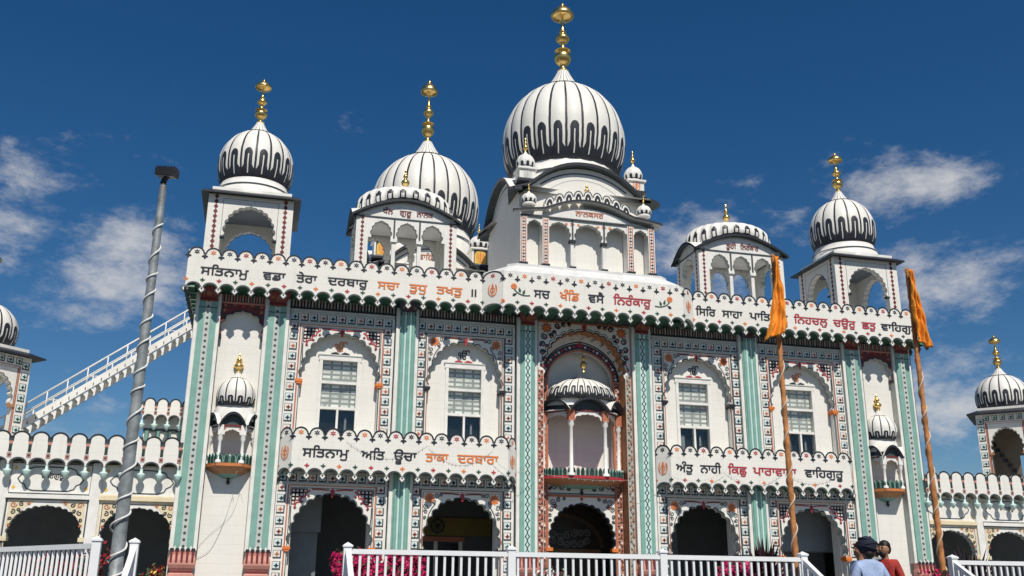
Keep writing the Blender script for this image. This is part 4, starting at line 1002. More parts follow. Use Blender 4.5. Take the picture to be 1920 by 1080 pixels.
# great tower over the portal, with its five-arched front
o, x0, x1, y1 = vaulted_cube('dome_tower', 0, -.05, 1.74, 8.9, 11.42, 11.72, 12.28, 1.73, 12.62, 16.08, 18.38, 24, .88)
for s in (-1, 1):
    pinnacle(o, s*1.50, .22, 12.20, .25, .50, pz=11.80, sym=GREY if s < 0 else ORANGE, fh=.42)
mb = MB(); fr = FY(-.36); xs = [-1.70, -1.13, -.42, .42, 1.13, 1.70]
arcade_front(mb, fr, xs, 9.38, 10.20, 10.66, .10, RED, True)
for x in (-1.70, -1.13, 1.13, 1.70):
    mb.fbox(fr, x-.085, 9.38, x+.085, 10.70, -.3, .03, TRIM); mb.fbox(fr, x-.10, 9.36, x+.10, 9.43, -.3, .06, BLACK)
    for d_ in (-.05, .05): mb.fbox(fr, x+d_-.012, 9.43, x+d_+.012, 10.68, .03, .034, BRICK)
    z = 9.48
    while z < 10.66: mb.fan(x, z, star(4, .042, .02), fr, .036, (BLACK, BRICK)[int(z*9) % 2]); z += .085
for x in (-.42, .42): mb.fan(x, 10.55, star(5, .07, .04), fr, .006, BRICK)
for x in (-.58, .58, -.26, .26): mb.fan(x, 10.55, star(5, .05, .025), fr, .006, ORANGE)
mb.fbox(fr, -1.78, 10.66, 1.78, 10.70, -.3, .04, SLATE)
lun = [(-1.78, 10.70)]+[(-1.15+2.3*i/16, 10.74+.28*(1-abs(2*i/16-1)**2)) for i in range(17)]+[(1.78, 10.70)]
mb.plate([lun], fr, -.3, 0, TRIM)
mb.box(-1.74, -.2, 10.68, 1.74, -.05, 10.9, TRIM)
p = mb.build('arcaded_porch', o, (0, -.36, 9.38))
mb = MB(); pts = [(-1.98, 10.72), (-1.5, 10.80), (-1.20, 10.84)]+[(-1.15+2.3*i/16, 10.84+.32*(1-abs(2*i/16-1)**2)) for i in range(1, 16)]+[(1.20, 10.84), (1.5, 10.80), (1.98, 10.72)]
curve_eave(mb, fr, pts, .14, .32, .06, TRIM, GREY)

# band of lotus petals riding on the curved eave
n = 9
for i in range(n):
    u0, u1 = -1.16+2.32*i/n, -1.16+2.32*(i+1)/n; um = (u0+u1)/2; w_ = (u1-u0)/2
    zb_ = 10.93+.32*(1-(um/1.15)**2); tl = -.5*um/1.15*.32*2/1.15
    P_ = lambda a, b: (um+a, zb_+b+tl*a*1.6)
    mb.plate([[P_(w_*.98*math.cos(PI*k/10), .10+.16*math.sin(PI*k/10)) for k in range(11)]+[P_(-w_*.98, 0), P_(w_*.98, 0)]], fr, -.14, .03, TRIM)
    mb.ribbon([P_(w_*.86*math.cos(PI*k/10), .09+.15*math.sin(PI*k/10)) for k in range(11)], .025, fr, .034, BLACK)
    mb.poly([P_(w_*.62, 0), P_(w_*.62, .06), P_(w_*.35, .15), P_(0, .18), P_(-w_*.35, .15), P_(-w_*.62, .06), P_(-w_*.62, 0)], fr, .036, BLACK)
    mb.poly([P_(w_*.12, 0), P_(w_*.12, .07), P_(-w_*.12, .07), P_(-w_*.12, 0)], fr, .038, WHITE)
mb.lathe([(a*.30*.85, b*.30) for a, b in catmull([(.10,0),(.16,.06),(.08,.12),(.26,.28),(.28,.38),(.08,.52),(.17,.68),(.05,.84),(.015,1.0)], 2)], (0, -.30, 11.45), 12, GOLD)
mb.build('porch_eave', o, (0, -.36, 10.8))
t = MB(); write(t, 'ਨਾਨਕਸਰ', FY(-.36), -.34, .42, 10.80, .13, .012, BRICK); t.build('lettering', o)
for s in (-1, 1): pinnacle(o, s*1.55, -.30, 11.02, .20, .34, fh=.22)
# second domed tower further back on the roof
o, x0, x1, y1 = vaulted_cube('dome_tower', -3.12, 4.95, 1.60, 8.9, 10.75, 11.02, 11.62, 1.72, 12.35, 15.70, 18.0, 24, .74)
for s in (-1, 1): pinnacle(o, -3.12+s*1.47, 5.05, 11.62, .30, .52, pz=11.0, panel=YELLOW, sym=ORANGE, fh=.34)
t = MB(); write(t, 'ਵਾਹਿਗੁਰੂ', FY(4.95), -3.5, -2.74, 11.12, .15, .012, BRICK); t.build('lettering', o)

# ================================================================ ARCADE WINGS
def tongue_parapet(mb, fr, n, p, zt, zb, soffit=.3):
    """upright white tongues divided by dark slots, arched hem with mint drops"""
    eave_board(mb, fr, n, p, zt, zb, 0, True, False, soffit, pend=False, under=OLIVE)
    for i in range(n+1):
        u = i*p; w_ = p*.085
        mb.poly([(u-w_, zb+.36), (u+w_, zb+.36), (u+w_, zt-.20), (u-w_, zt-.20)], fr, .006, SLOTG)
        mb.poly([(u-w_*1.5, zt-.20), (u, zt-.28), (u+w_*1.5, zt-.20), (u+w_*1.7, zt-.09), (u-w_*1.7, zt-.09)], fr, .004, SLATE)
        mb.poly([(u-w_*1.4, zb+.24), (u+w_*1.4, zb+.24), (u+w_*1.4, zb+.34), (u-w_*1.4, zb+.34)], fr, .008, STRIPE); mb.fan(u, zb+.29, star(4, .035, .02), fr, .011, MAROON)
        mb.poly([(u-w_*1.2, zt-.26), (u+w_*1.2, zt-.26), (u+w_*1.2, zt-.2), (u-w_*1.2, zt-.2)], fr, .008, PINK)
        c_ = fr(u, 0, -.03); mb.lathe([(.004, zb-.16), (.05, zb-.11), (.085, zb-.03), (.085, zb-.01), (.03, zb+.02), (.03, zb+.10)], (c_.x, c_.y), 12, MINTL)
def wing(s, nb):
    root = thing('arcade_wing', ('low white arcade with scalloped parapet left of the temple, behind the grey lamp post' if s < 0 else 'low white arcade with scalloped parapet right of the temple, behind the second orange flagpole'), 'arcade', (s*13, .1, FZ), 'arcade wings beside the temple')
    PB = 1.80; mb = MB(); X0 = 9.3; xe = X0+.72+PB*nb
    Y0, YB = .12, .26
    cs = [9.96+.0+PB*i-.02 for i in range(nb)]; cs = [9.98+1.80*i for i in range(nb)]
    for i, xc in enumerate(cs):
        sx = s*xc; yel = (i % 2 == 0); lc = CREAM if yel else SLATE; hw = .80; fr = FY(0); a0, a1 = sx-hw, sx+hw
        b = MB(); zsp, zt = 2.72, 3.32
        ar = multifoil(sx, zsp, .70, zt-zsp, 8, .28, .13, 4, .02)
        b.plate([[(a0, FZ), (a0+.04, FZ), (a0+.04, zsp-.14), (a0+.10, zsp-.03)]+ar+[(a1-.10, zsp-.03), (a1-.04, zsp-.14), (a1-.04, FZ), (a1, FZ), (a1, 3.44), (a0, 3.44)]], fr, -.30, -Y0, TRIM, GREY)
        for off, wd, m in ((.02, .035, lc), (.07, .018, CREAM if not yel else SLATE)): b.ribbon([(a0+off, FZ), (a0+off, 3.44-off), (a1-off, 3.44-off), (a1-off, FZ)], wd, fr, -Y0+.004+off*.02, m)
        for q in (-1, 1):
            cx = sx+q*(hw-.07)
            b.poly([(cx, 3.40), (cx-q*.52, 3.40), (cx-q*.3, 3.25), (cx-q*.12, 3.05), (cx-q*.02, 2.85), (cx, 2.8)][::-q], fr, -Y0+.003, CREAM)
            for k, (u_, v_, r) in enumerate(((.09, .09, .065), (.24, .08, .05), (.09, .24, .055), (.38, .06, .035), (.06, .38, .04), (.19, .2, .04), (.05, .5, .03))): b.ribbon(scroll(cx-q*u_, 3.40-v_, r, 1.2, k, q*(-1)**k, 12), .022, fr, -Y0+.007+.0004*k, BLACK if k % 3 else BRICK)
            b.fbox(fr, sx+q*(hw-.06)-.06, zsp-.14, sx+q*(hw-.06)+.06, zsp-.05, -.3, -.08, CREAM)
        # cartouche over the arch
        b.plate([[(a0, 3.52), (a1, 3.52), (a1, 4.18), (a0, 4.18)]], fr, -.30, -Y0, TRIM)
        b.ribbon([(a0+.02, 3.54), (a1-.02, 3.54), (a1-.02, 4.16), (a0+.02, 4.16)], .025, fr, -Y0+.004, lc if not yel else CREAM, True)
        cart = []
        for (ex, ez, c0) in ((.50, .0, -1), ):
            pass
        qd = [(-.34, -.24), (-.46, -.20), (-.50, -.12), (-.58, -.08), (-.64, 0), (-.58, .08), (-.50, .12), (-.46, .20), (-.34, .24), (-.1, .25)]
        cart = [(sx+x, 3.84+z) for x, z in qd]+[(sx-x, 3.84+z) for x, z in qd[::-1]]
        b.ribbon(cart, .025, fr, -Y0+.006, SLATE, True)
        for q in (-1, 1): diamond(b, fr, sx+q*.70, 3.66, .04, .05, -Y0+.005, YELLOW); diamond(b, fr, sx+q*.70, 4.05, .04, .05, -Y0+.005, YELLOW)
        if not yel: write(b, 'ਵਾਹਿਗੁਰੂ', fr, sx-.20, sx+.24, 3.86, .09, -Y0+.007, BLACK)
        b.fbox(fr, a0-.01, 3.44, a1+.01, 3.52, -.3, -.05, CREAM if yel else TRIM)
        b.build('cusped_arch', root, (sx, Y0, FZ))
        px = s*(xc+.90); mb.box(px-.10, .08, FZ, px+.10, .32, 4.2, TRIM)
    mb.box(min(s*X0, s*9.18), .10, FZ, max(s*X0, s*9.18), .3, 4.2, TRIM) if False else None
    px0, px1 = sorted((s*9.30, s*xe)); mb.box(px0, 2.8, FZ, px1, 3.0, 4.3, INNER); mb.box(px0, .31, 4.2, px1, 3.0, 4.35, TRIM)
    mb.build('wall', root)
    pb = MB(); n = int((xe-9.3)/.372)
    if s < 0: fr = FR((-9.26-n*.372, -.10, 0))
    else: fr = FR((9.26, -.10, 0))
    tongue_parapet(pb, fr, n, .372, 4.78, 4.0); pb.box(min(s*9.32, s*xe), -.03, 4.30, max(s*9.32, s*xe), .32, 4.55, TRIM); pb.build('parapet', root, (s*9.3, -.1, 4))
    tw = tower(root, s*14.2, 2.4-(.86 if s < 0 else .79)*.95, .86 if s < 0 else .79, 4.3, 6.86, 5.80, 6.46, .79 if s < 0 else .77, 7.04, 8.38, 9.42, 16, 1, rot=PI/4)
    if s > 0:
        b = MB(); cx_, cy_ = 14.2, 2.4; b.box(cx_+.44, cy_-.22, 4.35, cx_+.50, cy_+.56, 6.75, TANDK); b.box(cx_+.44, cy_-.56, 5.75, cx_+.50, cy_-.22, 6.75, TANDK); b.box(cx_-.56, cy_+.47, 4.35, cx_+.44, cy_+.53, 6.75, TANDK)
        for k in range(9): b.box(cx_+.40, cy_+.38-.09*k, 6.05-.16*k, cx_+.439, cy_+.50-.09*k, 6.15-.16*k, BLACK)
        b.build('inner_stair', tw)
    return root
wing(-1, 3); wing(1, 4)
# higher parapet of the rear hall glimpsed between the lamp post and the temple
ax = thing('rear_hall', 'short raised white parapet with mint drops seen just left of the temple wall', 'hall', (-10.2, 4.0, FZ))
mb = MB(); fr = FR((-9.34-4*.31, 4.0, 0)); tongue_parapet(mb, fr, 4, .31, 6.36, 5.70); mb.build('parapet', ax)
mb = MB(); mb.box(-10.55, 4.3, FZ, -9.34, 7.5, 6.1, WHITE); mb.fbox(FY(4.3), -10.55, 5.55, -9.34, 5.62, 0, .04, SLATE)
for i in range(5): mb.lathe([(.05, 5.0), (.035, 5.3), (.06, 5.55)], (-10.45+.27*i, 4.24), 10, MINT)
mb.build('wall', ax)

# ================================================================ ROOF STAIR
rs = thing('roof_stair', 'long white steel stair climbing from the left wing tower up to the temple roof', 'stair', (-13.3, 4, 5.0))
A = Vector((-14.6, 4, 4.45)); B = Vector((-9.45, 4, 8.36)); dv = (B-A).normalized(); up_ = Vector((-dv.z, 0, dv.x))
mb = MB()
for y in (-.42, .42): mb.bar(A+Vector((0, y, 0)), B+Vector((0, y, 0)), .05, .17, TRIM)
mb.build('stringer', rs)
mb = MB()
for i in range(30):
    p = A.lerp(B, (i+.5)/30); mb.box(p.x-.06, 3.60, p.z+.02, p.x+.06, 4.40, p.z+.035, GREY)
    mb.box(p.x-.014, 3.545, p.z-.075, p.x+.006, 3.573, p.z-.005, SLATE)
mb.build('treads', rs)
for y in (-.42, .42):
    mb = MB(); off = Vector((0, y, 0))
    for h_, r in ((.50, .022), (.28, .014)): mb.tube([A+off+Vector((0, 0, h_)), B+off+Vector((0, 0, h_))], r, TRIM, 6)
    for i in range(12):
        p = A.lerp(B, (i+.2)/12)+off; mb.tube([p, p+Vector((0, 0, .5))], .016, TRIM, 6)
        q = A.lerp(B, (i+.95)/12)+off
        if i % 2 == 0: mb.tube([p+Vector((0, 0, .28)), q+Vector((0, 0, .06))], .010, TRIM, 5)
    mb.build('handrail', rs)

# ================================================================ LAMP POST
lp = thing('lamp_post', 'tall grey steel lamp post wound with white rope light, floodlight on top', 'lamp post', (-9.13, -9.3, FZ))
bx, by = -9.17, -9.3; zt = 6.86
mb = MB(); mb.lathe([(.17, FZ), (.17, FZ+.03), (.084, FZ+.04), (.082, 2.2), (.046, zt)], (bx, by), 20, GALV); mb.build('pole', lp)
mb = MB(); pts = []; rr = random.Random(4)
turns = 15
for i in range(turns*14+1):
    f = i/(turns*14); zz = FZ+.35+(zt-.55-FZ-.35)*f**1.0; t = TAU*i/14+.5*math.sin(f*23)+.4*math.sin(f*9); rad = (.084-.038*f)+.012+(.03*abs(math.sin(t*.5)) if f < .22 else 0)
    pts.append((bx+rad*math.cos(t), by+rad*math.sin(t), zz+.03*math.sin(f*41)))
mb.tube(pts, .013, ROPE, 6); mb.build('rope_light', lp)
mb = MB(); mb.tube([(bx, by, zt-.12), (bx, by, zt+.1)], .035, BLKMET, 10); mb.bar((bx-.02, by, zt+.02), (bx+.04, by-.03, zt+.14), .05, .05, BLKMET)
u = Vector((.93, -.25, -.05)).normalized(); n_ = Vector((-.15, -.55, .35)).normalized()
def obox(mb, c, u, v, w_, a, b, d, m):
    c = Vector(c); vs = [c+u*i*a+v*j*b+w_*k*d for k in (-1, 1) for j in (-1, 1) for i in (-1, 1)]
    mb.add(vs, [(0,2,3,1), (4,5,7,6), (0,1,5,4), (2,6,7,3), (0,4,6,2), (1,3,7,5)], m)
v = Vector((.25, .93, .12)); v = (v-u*v.dot(u)).normalized(); w_ = u.cross(v)
obox(mb, (bx+.03, by-.02, zt+.18), u, v, w_, .13, .10, .05, BLKMET)
for i in range(7): obox(mb, Vector((bx+.03, by-.02, zt+.20))+u*(-.114+.038*i)+w_*.05-Vector((0, 0, .02)), u, v, w_, .005, .09, .03, BLKMET)
mb.build('floodlight', lp, (bx, by, zt)); 
mb = MB(); obox(mb, Vector((bx+.03, by-.02, zt+.20))-w_*.053-Vector((0, 0, .02)), u, v, w_, .11, .08, .004, paint('lamp_lens', (.25, .26, .27), .15)); mb.build('lens', lp, (bx, by, zt))

# ================================================================ FLAGPOLES
def flagpole(px, py, ztop, label, seed, side):
    root = thing('flagpole', label, 'flagpole', (px, py, FZ), 'saffron flagpoles at the stair corners')
    rr = random.Random(seed); mb = MB(); pts = []; rads = []
    for i in range(110):
        f = i/109; pts.append((px, py, FZ+(ztop-FZ)*f)); rads.append(.043-.012*f+rr.uniform(-.005, .005))
    mb.tube(pts, rads, CLOTHP, 12); mb.lathe([(.036, 0), (.03, .02), (.004, .05)], (px, py, ztop), 10, CLOTHP); mb.build('pole', root)
    mb = MB(); hp = []
    for i in range(150):
        f = i/149; t = TAU*7.5*f+.5*math.sin(f*17); z = FZ+.4+(ztop-1.35-FZ-.4)*f; rad = .051-.010*f; hp.append((px+rad*math.cos(t), py+rad*math.sin(t), z))
    mb.tube(hp, .010, paint('pale_cord', (.62, .50, .38)), 5); mb.build('cord', root)
    # limp pennant: hangs against the pole, widening to its ragged foot
    mb = MB(); nu, nv = 34, 44; zt_ = ztop-.02; vs = []; WL, WR, LL, LR = side
    for j in range(nv+1):
        f = j/nv; wl = .035+WL*f**1.9; wr = .035+WR*f**1.2
        for i in range(nu+1):
            a = i/nu; x = -wl+(wl+wr)*a; fold = (math.sin(a*10+f*2.0+seed)+.5*math.sin(a*19+f*3+seed))*.045*(.35+f)+.012*math.sin(a*41+f*7)+.010*math.sin(f*26+a*6)
            vs.append((px+x+.012*math.sin(f*9+a*3), py-.06-abs(fold)*1.3-.02*f, zt_-f*(LL+(LR-LL)*a)+.03*math.sin(a*8)*f))
    fs = [(j*(nu+1)+i, j*(nu+1)+i+1, (j+1)*(nu+1)+i+1, (j+1)*(nu+1)+i) for j in range(nv) for i in range(nu)]
    mb.add(vs, fs, CLOTH, True); fl = mb.build('flag', root, (px, py, ztop))
    so_ = fl.modifiers.new('cloth', 'SOLIDIFY'); so_.thickness = .006
    return root
flagpole(-.62, -10.28, 6.32, 'orange cloth-wrapped flagpole with limp saffron flag in front of the temple facade', 1, (.26, .075, 1.30, 1.08))
flagpole(1.62, -10.28, 6.32, 'orange cloth-wrapped flagpole with limp saffron flag against the sky right of the temple', 5, (.05, .17, 1.10, 1.22))

# ================================================================ RAILINGS
def rail_run(label, p, q, posts, group, z0=FZ, z1=None, last=True, drop=0.0):
    """white vinyl railing from p to q; posts at fractions; drop lets the far end run down a stair"""
    P = Vector((p[0], p[1], 0)); Q = Vector((q[0], q[1], 0)); L = (Q-P).length; u = (Q-P)/L
    root = thing('railing', label, 'railing', (p[0], p[1], z0), group)
    zz = lambda f: z0-drop*f
    for i, f in enumerate(posts):
        mb = MB(); c_ = P.lerp(Q, f); zb = zz(f); w_ = .046
        mb.box(c_.x-w_, c_.y-w_, zb, c_.x+w_, c_.y+w_, zb+.93, PLASTIC); mb.box(c_.x-w_*1.25, c_.y-w_*1.25, zb+.93, c_.x+w_*1.25, c_.y+w_*1.25, zb+.95, PLASTIC)
        mb.add([(c_.x-w_*1.2, c_.y-w_*1.2, zb+.95), (c_.x+w_*1.2, c_.y-w_*1.2, zb+.95), (c_.x+w_*1.2, c_.y+w_*1.2, zb+.95), (c_.x-w_*1.2, c_.y+w_*1.2, zb+.95), (c_.x, c_.y, zb+.985)], [(0, 1, 4), (1, 2, 4), (2, 3, 4), (3, 0, 4)], PLASTIC)
        mb.build('post', root, (c_.x, c_.y, zb))
    mb = MB()
    for h_, th in ((.88, .055), (.12, .05)): mb.bar((P.x, P.y, zz(0)+h_), (Q.x, Q.y, zz(1)+h_), .06, th, PLASTIC)
    mb.build('rail', root)
    n = max(2, round(L/.1)); fs = [(i+.5)/n for i in range(n)]
    for f in fs:
        c_ = P.lerp(Q, f); mb = MB(); mb.box(c_.x-.014, c_.y-.014, zz(f)+.10, c_.x+.014, c_.y+.014, zz(f)+.88, PLASTIC)
        mb.build('baluster', root, (c_.x, c_.y, zz(f)))
    return root
GR = 'white railings round the temple terrace'
rail_run('long straight white railing across the middle of the terrace, between the two stairs', (-6.53, -10.5), (-.65, -10.5), [0, 1/3, 2/3, 1], GR)
rail_run('straight white railing at far right starting beside the second orange flagpole', (1.62, -10.5), (7.6, -10.5), [0, 1/3, 2/3, 1], GR)
rail_run('white railing at far left in front of the arcade, left of the lamp post', (-9.22, -10.72), (-10.9, -8.65), [0, 1], GR)
rail_run('sloping white stair handrail running down from the first orange flagpole', (-.65, -10.5), (-.65, -12.1), [1], GR, drop=.92)
rail_run('sloping white stair handrail running down from the second orange flagpole', (1.62, -10.5), (1.62, -12.1), [1], GR, drop=.92)
rail_run('sloping white stair handrail just right of the grey lamp post', (-8.86, -10.5), (-8.86, -12.1), [0, 1], GR, drop=.92)
rail_run('sloping white stair handrail at the left end of the long middle railing', (-6.53, -10.58), (-6.53, -12.1), [1], GR, drop=.92)

# ================================================================ PLANTING
def shrub(name, label, cat, c, r, mats, n, sz, seed, group=None):
    """a mound of separate leaves and blossoms on twigs"""
    rr = random.Random(seed); root = thing(name, label, cat, c, group); st = MB(); 
    for i in range(14):
        a = rr.uniform(0, TAU); f = rr.uniform(.3, .8); st.tube([(c[0], c[1], c[2]), (c[0]+r[0]*.4*f*math.cos(a), c[1]+r[1]*.4*f*math.sin(a), c[2]+r[2]*.8), (c[0]+r[0]*f*math.cos(a), c[1]+r[1]*f*math.sin(a), c[2]+r[2]*1.4)], [.015, .01, .004], LEAF, 5)
    st.build('stem', root)
    clumps = [(rr.uniform(-.75, .75), rr.uniform(-.75, .75), rr.uniform(.5, 1.65), rr.uniform(.28, .5)) for _ in range(22)]
    for k, (nm, mt, fr_) in enumerate(mats):
        mb = MB()
        for i in range(int(n*fr_)):
            cx, cy, cz, cr = rr.choice(clumps); d = Vector((rr.gauss(0, 1), rr.gauss(0, 1), rr.gauss(0, 1))).normalized()*cr*rr.uniform(.5, 1)**.5
            p = Vector((c[0]+(cx+d.x)*r[0], c[1]+(cy+d.y)*r[1], c[2]+max(.02, (cz+d.z))*r[2]*.9))
            nrm = (d+Vector((rr.uniform(-.7, .7), rr.uniform(-.7, .7), rr.uniform(-.3, .9)))).normalized(); a = nrm.orthogonal().normalized(); b = nrm.cross(a); s_ = sz*rr.uniform(.6, 1.3)
            mb.add([p-a*s_, p-b*s_*.6+nrm*s_*.25, p+a*s_, p+b*s_*.6+nrm*s_*.25], [(0, 1, 2, 3)], mt)
        mb.build(nm, root)
    return root
BL = 'flowering shrubs behind the railing'
MG = [('blossoms', MAG, .84), ('leaves', LEAF, .16)]
shrub('flowering_shrub', 'big magenta flowering shrub behind the left end of the middle railing', 'shrub', (-5.95, -9.55, FZ), (.64, .5, .54), MG, 7500, .034, 1, BL)
shrub('flowering_shrub', 'white and pale pink flowers behind the railing in front of the main doorway', 'shrub', (-4.0, -9.5, FZ), (.42, .4, .44), [('blossoms', WHP, .45), ('blossoms', MAG, .15), ('leaves', LEAF, .4)], 2400, .028, 2, BL)
shrub('flowering_shrub', 'low magenta flowers under the spiky dark plant behind the middle railing', 'shrub', (-1.0, -9.6, FZ), (.66, .4, .50), MG, 5000, .032, 3, BL)
shrub('flowering_shrub', 'magenta flowers at the foot of the second orange flagpole', 'shrub', (1.95, -9.7, FZ), (.32, .35, .46), MG, 1500, .03, 4, BL)
shrub('flowering_shrub', 'pale pink flowers behind the railing at far right', 'shrub', (3.0, -9.7, FZ), (.8, .35, .44), [('blossoms', paint('pale_pink_petals', (.60, .25, .27), .6, .3), .5), ('leaves', LEAF, .5)], 2600, .028, 9, BL)
RG = [('blossoms', REDP, .6), ('leaves', LEAF, .4)]
shrub('flowering_shrub', 'red flowering shrub half hidden by the left railing', 'shrub', (-9.95, -8.6, FZ), (.35, .35, .46), RG, 1600, .032, 5, BL)
shrub('flowering_shrub', 'red flowers on a tall stem between left railing and lamp post', 'shrub', (-9.45, -9.4, FZ+.15), (.18, .2, .45), RG, 900, .03, 6, BL)
shrub('flowering_shrub', 'small red flowers low behind the lamp post, right of the stair handrail', 'shrub', (-8.72, -9.2, FZ), (.18, .22, .42), [('blossoms', REDP, .5), ('blossoms', YELLOW, .08), ('leaves', LEAF, .42)], 800, .03, 7, BL)
def cordyline(label, c, h, n, seed):
    rr = random.Random(seed); root = thing('cordyline', label, 'plant', c, 'spiky dark plants behind the railing'); mb = MB(); mb.tube([(c[0], c[1], c[2]), (c[0], c[1], c[2]+h*.35)], .03, DARK, 8); mb.build('trunk', root)
    mb = MB(); b = Vector((c[0], c[1], c[2]+h*.34))
    for i in range(n):
        a = rr.uniform(0, TAU); tilt = rr.uniform(.05, 1.15); L = h*rr.uniform(.5, .72); d = Vector((math.cos(a)*math.sin(tilt), math.sin(a)*math.sin(tilt), math.cos(tilt))); sd = d.cross(Vector((0, 0, 1))).normalized(); w0 = .052*rr.uniform(.8, 1.3); vs = []
        for k in range(7):
            f = k/6; p = b+d*L*f+Vector((0, 0, -.22*L*f*f*math.sin(tilt))); ww = w0*(1-f**2)*(.6+1.2*f*(1-f)*2); vs += [p-sd*ww, p+sd*ww]
        mb.add(vs, [(2*k, 2*k+1, 2*k+3, 2*k+2) for k in range(6)], CORD)
    mb.build('leaves', root); return root
cordyline('spiky dark red plant standing between the flower bed and the first flagpole', (-.82, -9.75, FZ), 1.26, 80, 11)
cordyline('spiky dark red plant in front of the right arcade', (2.85, -9.3, FZ), 1.22, 70, 12)

# ================================================================ STRING LIGHTS AND CABLE
mb = MB(); rr = random.Random(8)
for (a, b, z, sg, y) in ((-5.75, -3.9, 4.86, .34, -.33), (-3.9, -2.4, 4.80, .36, -.33), (-2.4, -1.3, 4.6, .3, -.40), (-1.3, 1.6, 4.3, .12, -.42), (1.6, 3.4, 4.55, .30, -.42), (3.4, 5.0, 4.55, .32, -.34), (5.0, 6.6, 4.60, .26, -.34)):
    pts = [(a+(b-a)*i/16, y, z-sg*(1-(2*i/16-1)**2)) for i in range(17)]; mb.tube(pts, .003, GREY, 4)
    for p in pts[1:-1]: mb.lathe([(.002, -.04), (.008, -.025), (.003, 0)], (p[0]+rr.uniform(-.02, .02), p[1], p[2]), 5, GREY, cap=False)
o = mb.build('string_lights', None, (0, -.35, 4.5)); tag(o, 'thin grey string of small lights drooping across the lower lettered eaves and balcony', 'string lights')
mb = MB(); mb.tube(catmull([(-8.05, -.28, 4.1), (-8.1, .16, 3.6), (-8.25, .17, 3.0), (-8.45, .17, 2.5), (-8.7, .17, 2.32), (-8.78, .17, 2.34)], 6), .0045, GREY, 5)
mb.tube(catmull([(-7.85, -.28, 4.1), (-7.95, .16, 3.7), (-8.1, .17, 3.2), (-8.5, .17, 2.8), (-8.75, .17, 2.5)], 6), .0028, GREY, 4)
o = mb.build('loose_cable', None, (-8.3, .1, 3)); tag(o, 'thin loose grey cable hanging from the left wall balcony down the white wall', 'cable')

# ================================================================ PEOPLE
NAVYC = paint('navy_cloth', (.014, .018, .035), .85, .2, 0, 12); BLUEC = paint('light_blue_shirt', (.33, .42, .62), .8, .16, 0, 4, .5); REDC = paint('red_shirt', (.40, .04, .03), .8, .18, 0, 4, .5)
PANTS = paint('dark_trousers', (.04, .045, .06), .85, .15); HAIR = paint('black_hair', (.012, .010, .010), .5, .3, 0, 30); GREYC = paint('grey_shirt', (.25, .26, .28), .8, .1); SHOE = paint('shoe_leather', (.02, .018, .016), .4, .1)
def skin_mesh(name, parent, verts, edges, radii, mat, root=0, sub=2):
    me = bpy.data.meshes.new(name); me.from_pydata(verts, edges, []); ob = bpy.data.objects.new(name, me); COL.objects.link(ob)
    ob.modifiers.new('skin', 'SKIN'); sv = me.skin_vertices[0].data
    for i, r in enumerate(radii): sv[i].radius = (r, r) if not isinstance(r, tuple) else r; sv[i].use_root = (i == root)
    sb = ob.modifiers.new('sub', 'SUBSURF'); sb.levels = sub; sb.render_levels = sub
    new = bpy.data.meshes.new_from_object(ob.evaluated_get(bpy.context.evaluated_depsgraph_get())); bpy.data.objects.remove(ob); bpy.data.meshes.remove(me)
    new.name = name; new.materials.clear(); new.materials.append(mat)
    for p in new.polygons: p.use_smooth = True
    o = bpy.data.objects.new(name, new); COL.objects.link(o); o.parent = parent; return o
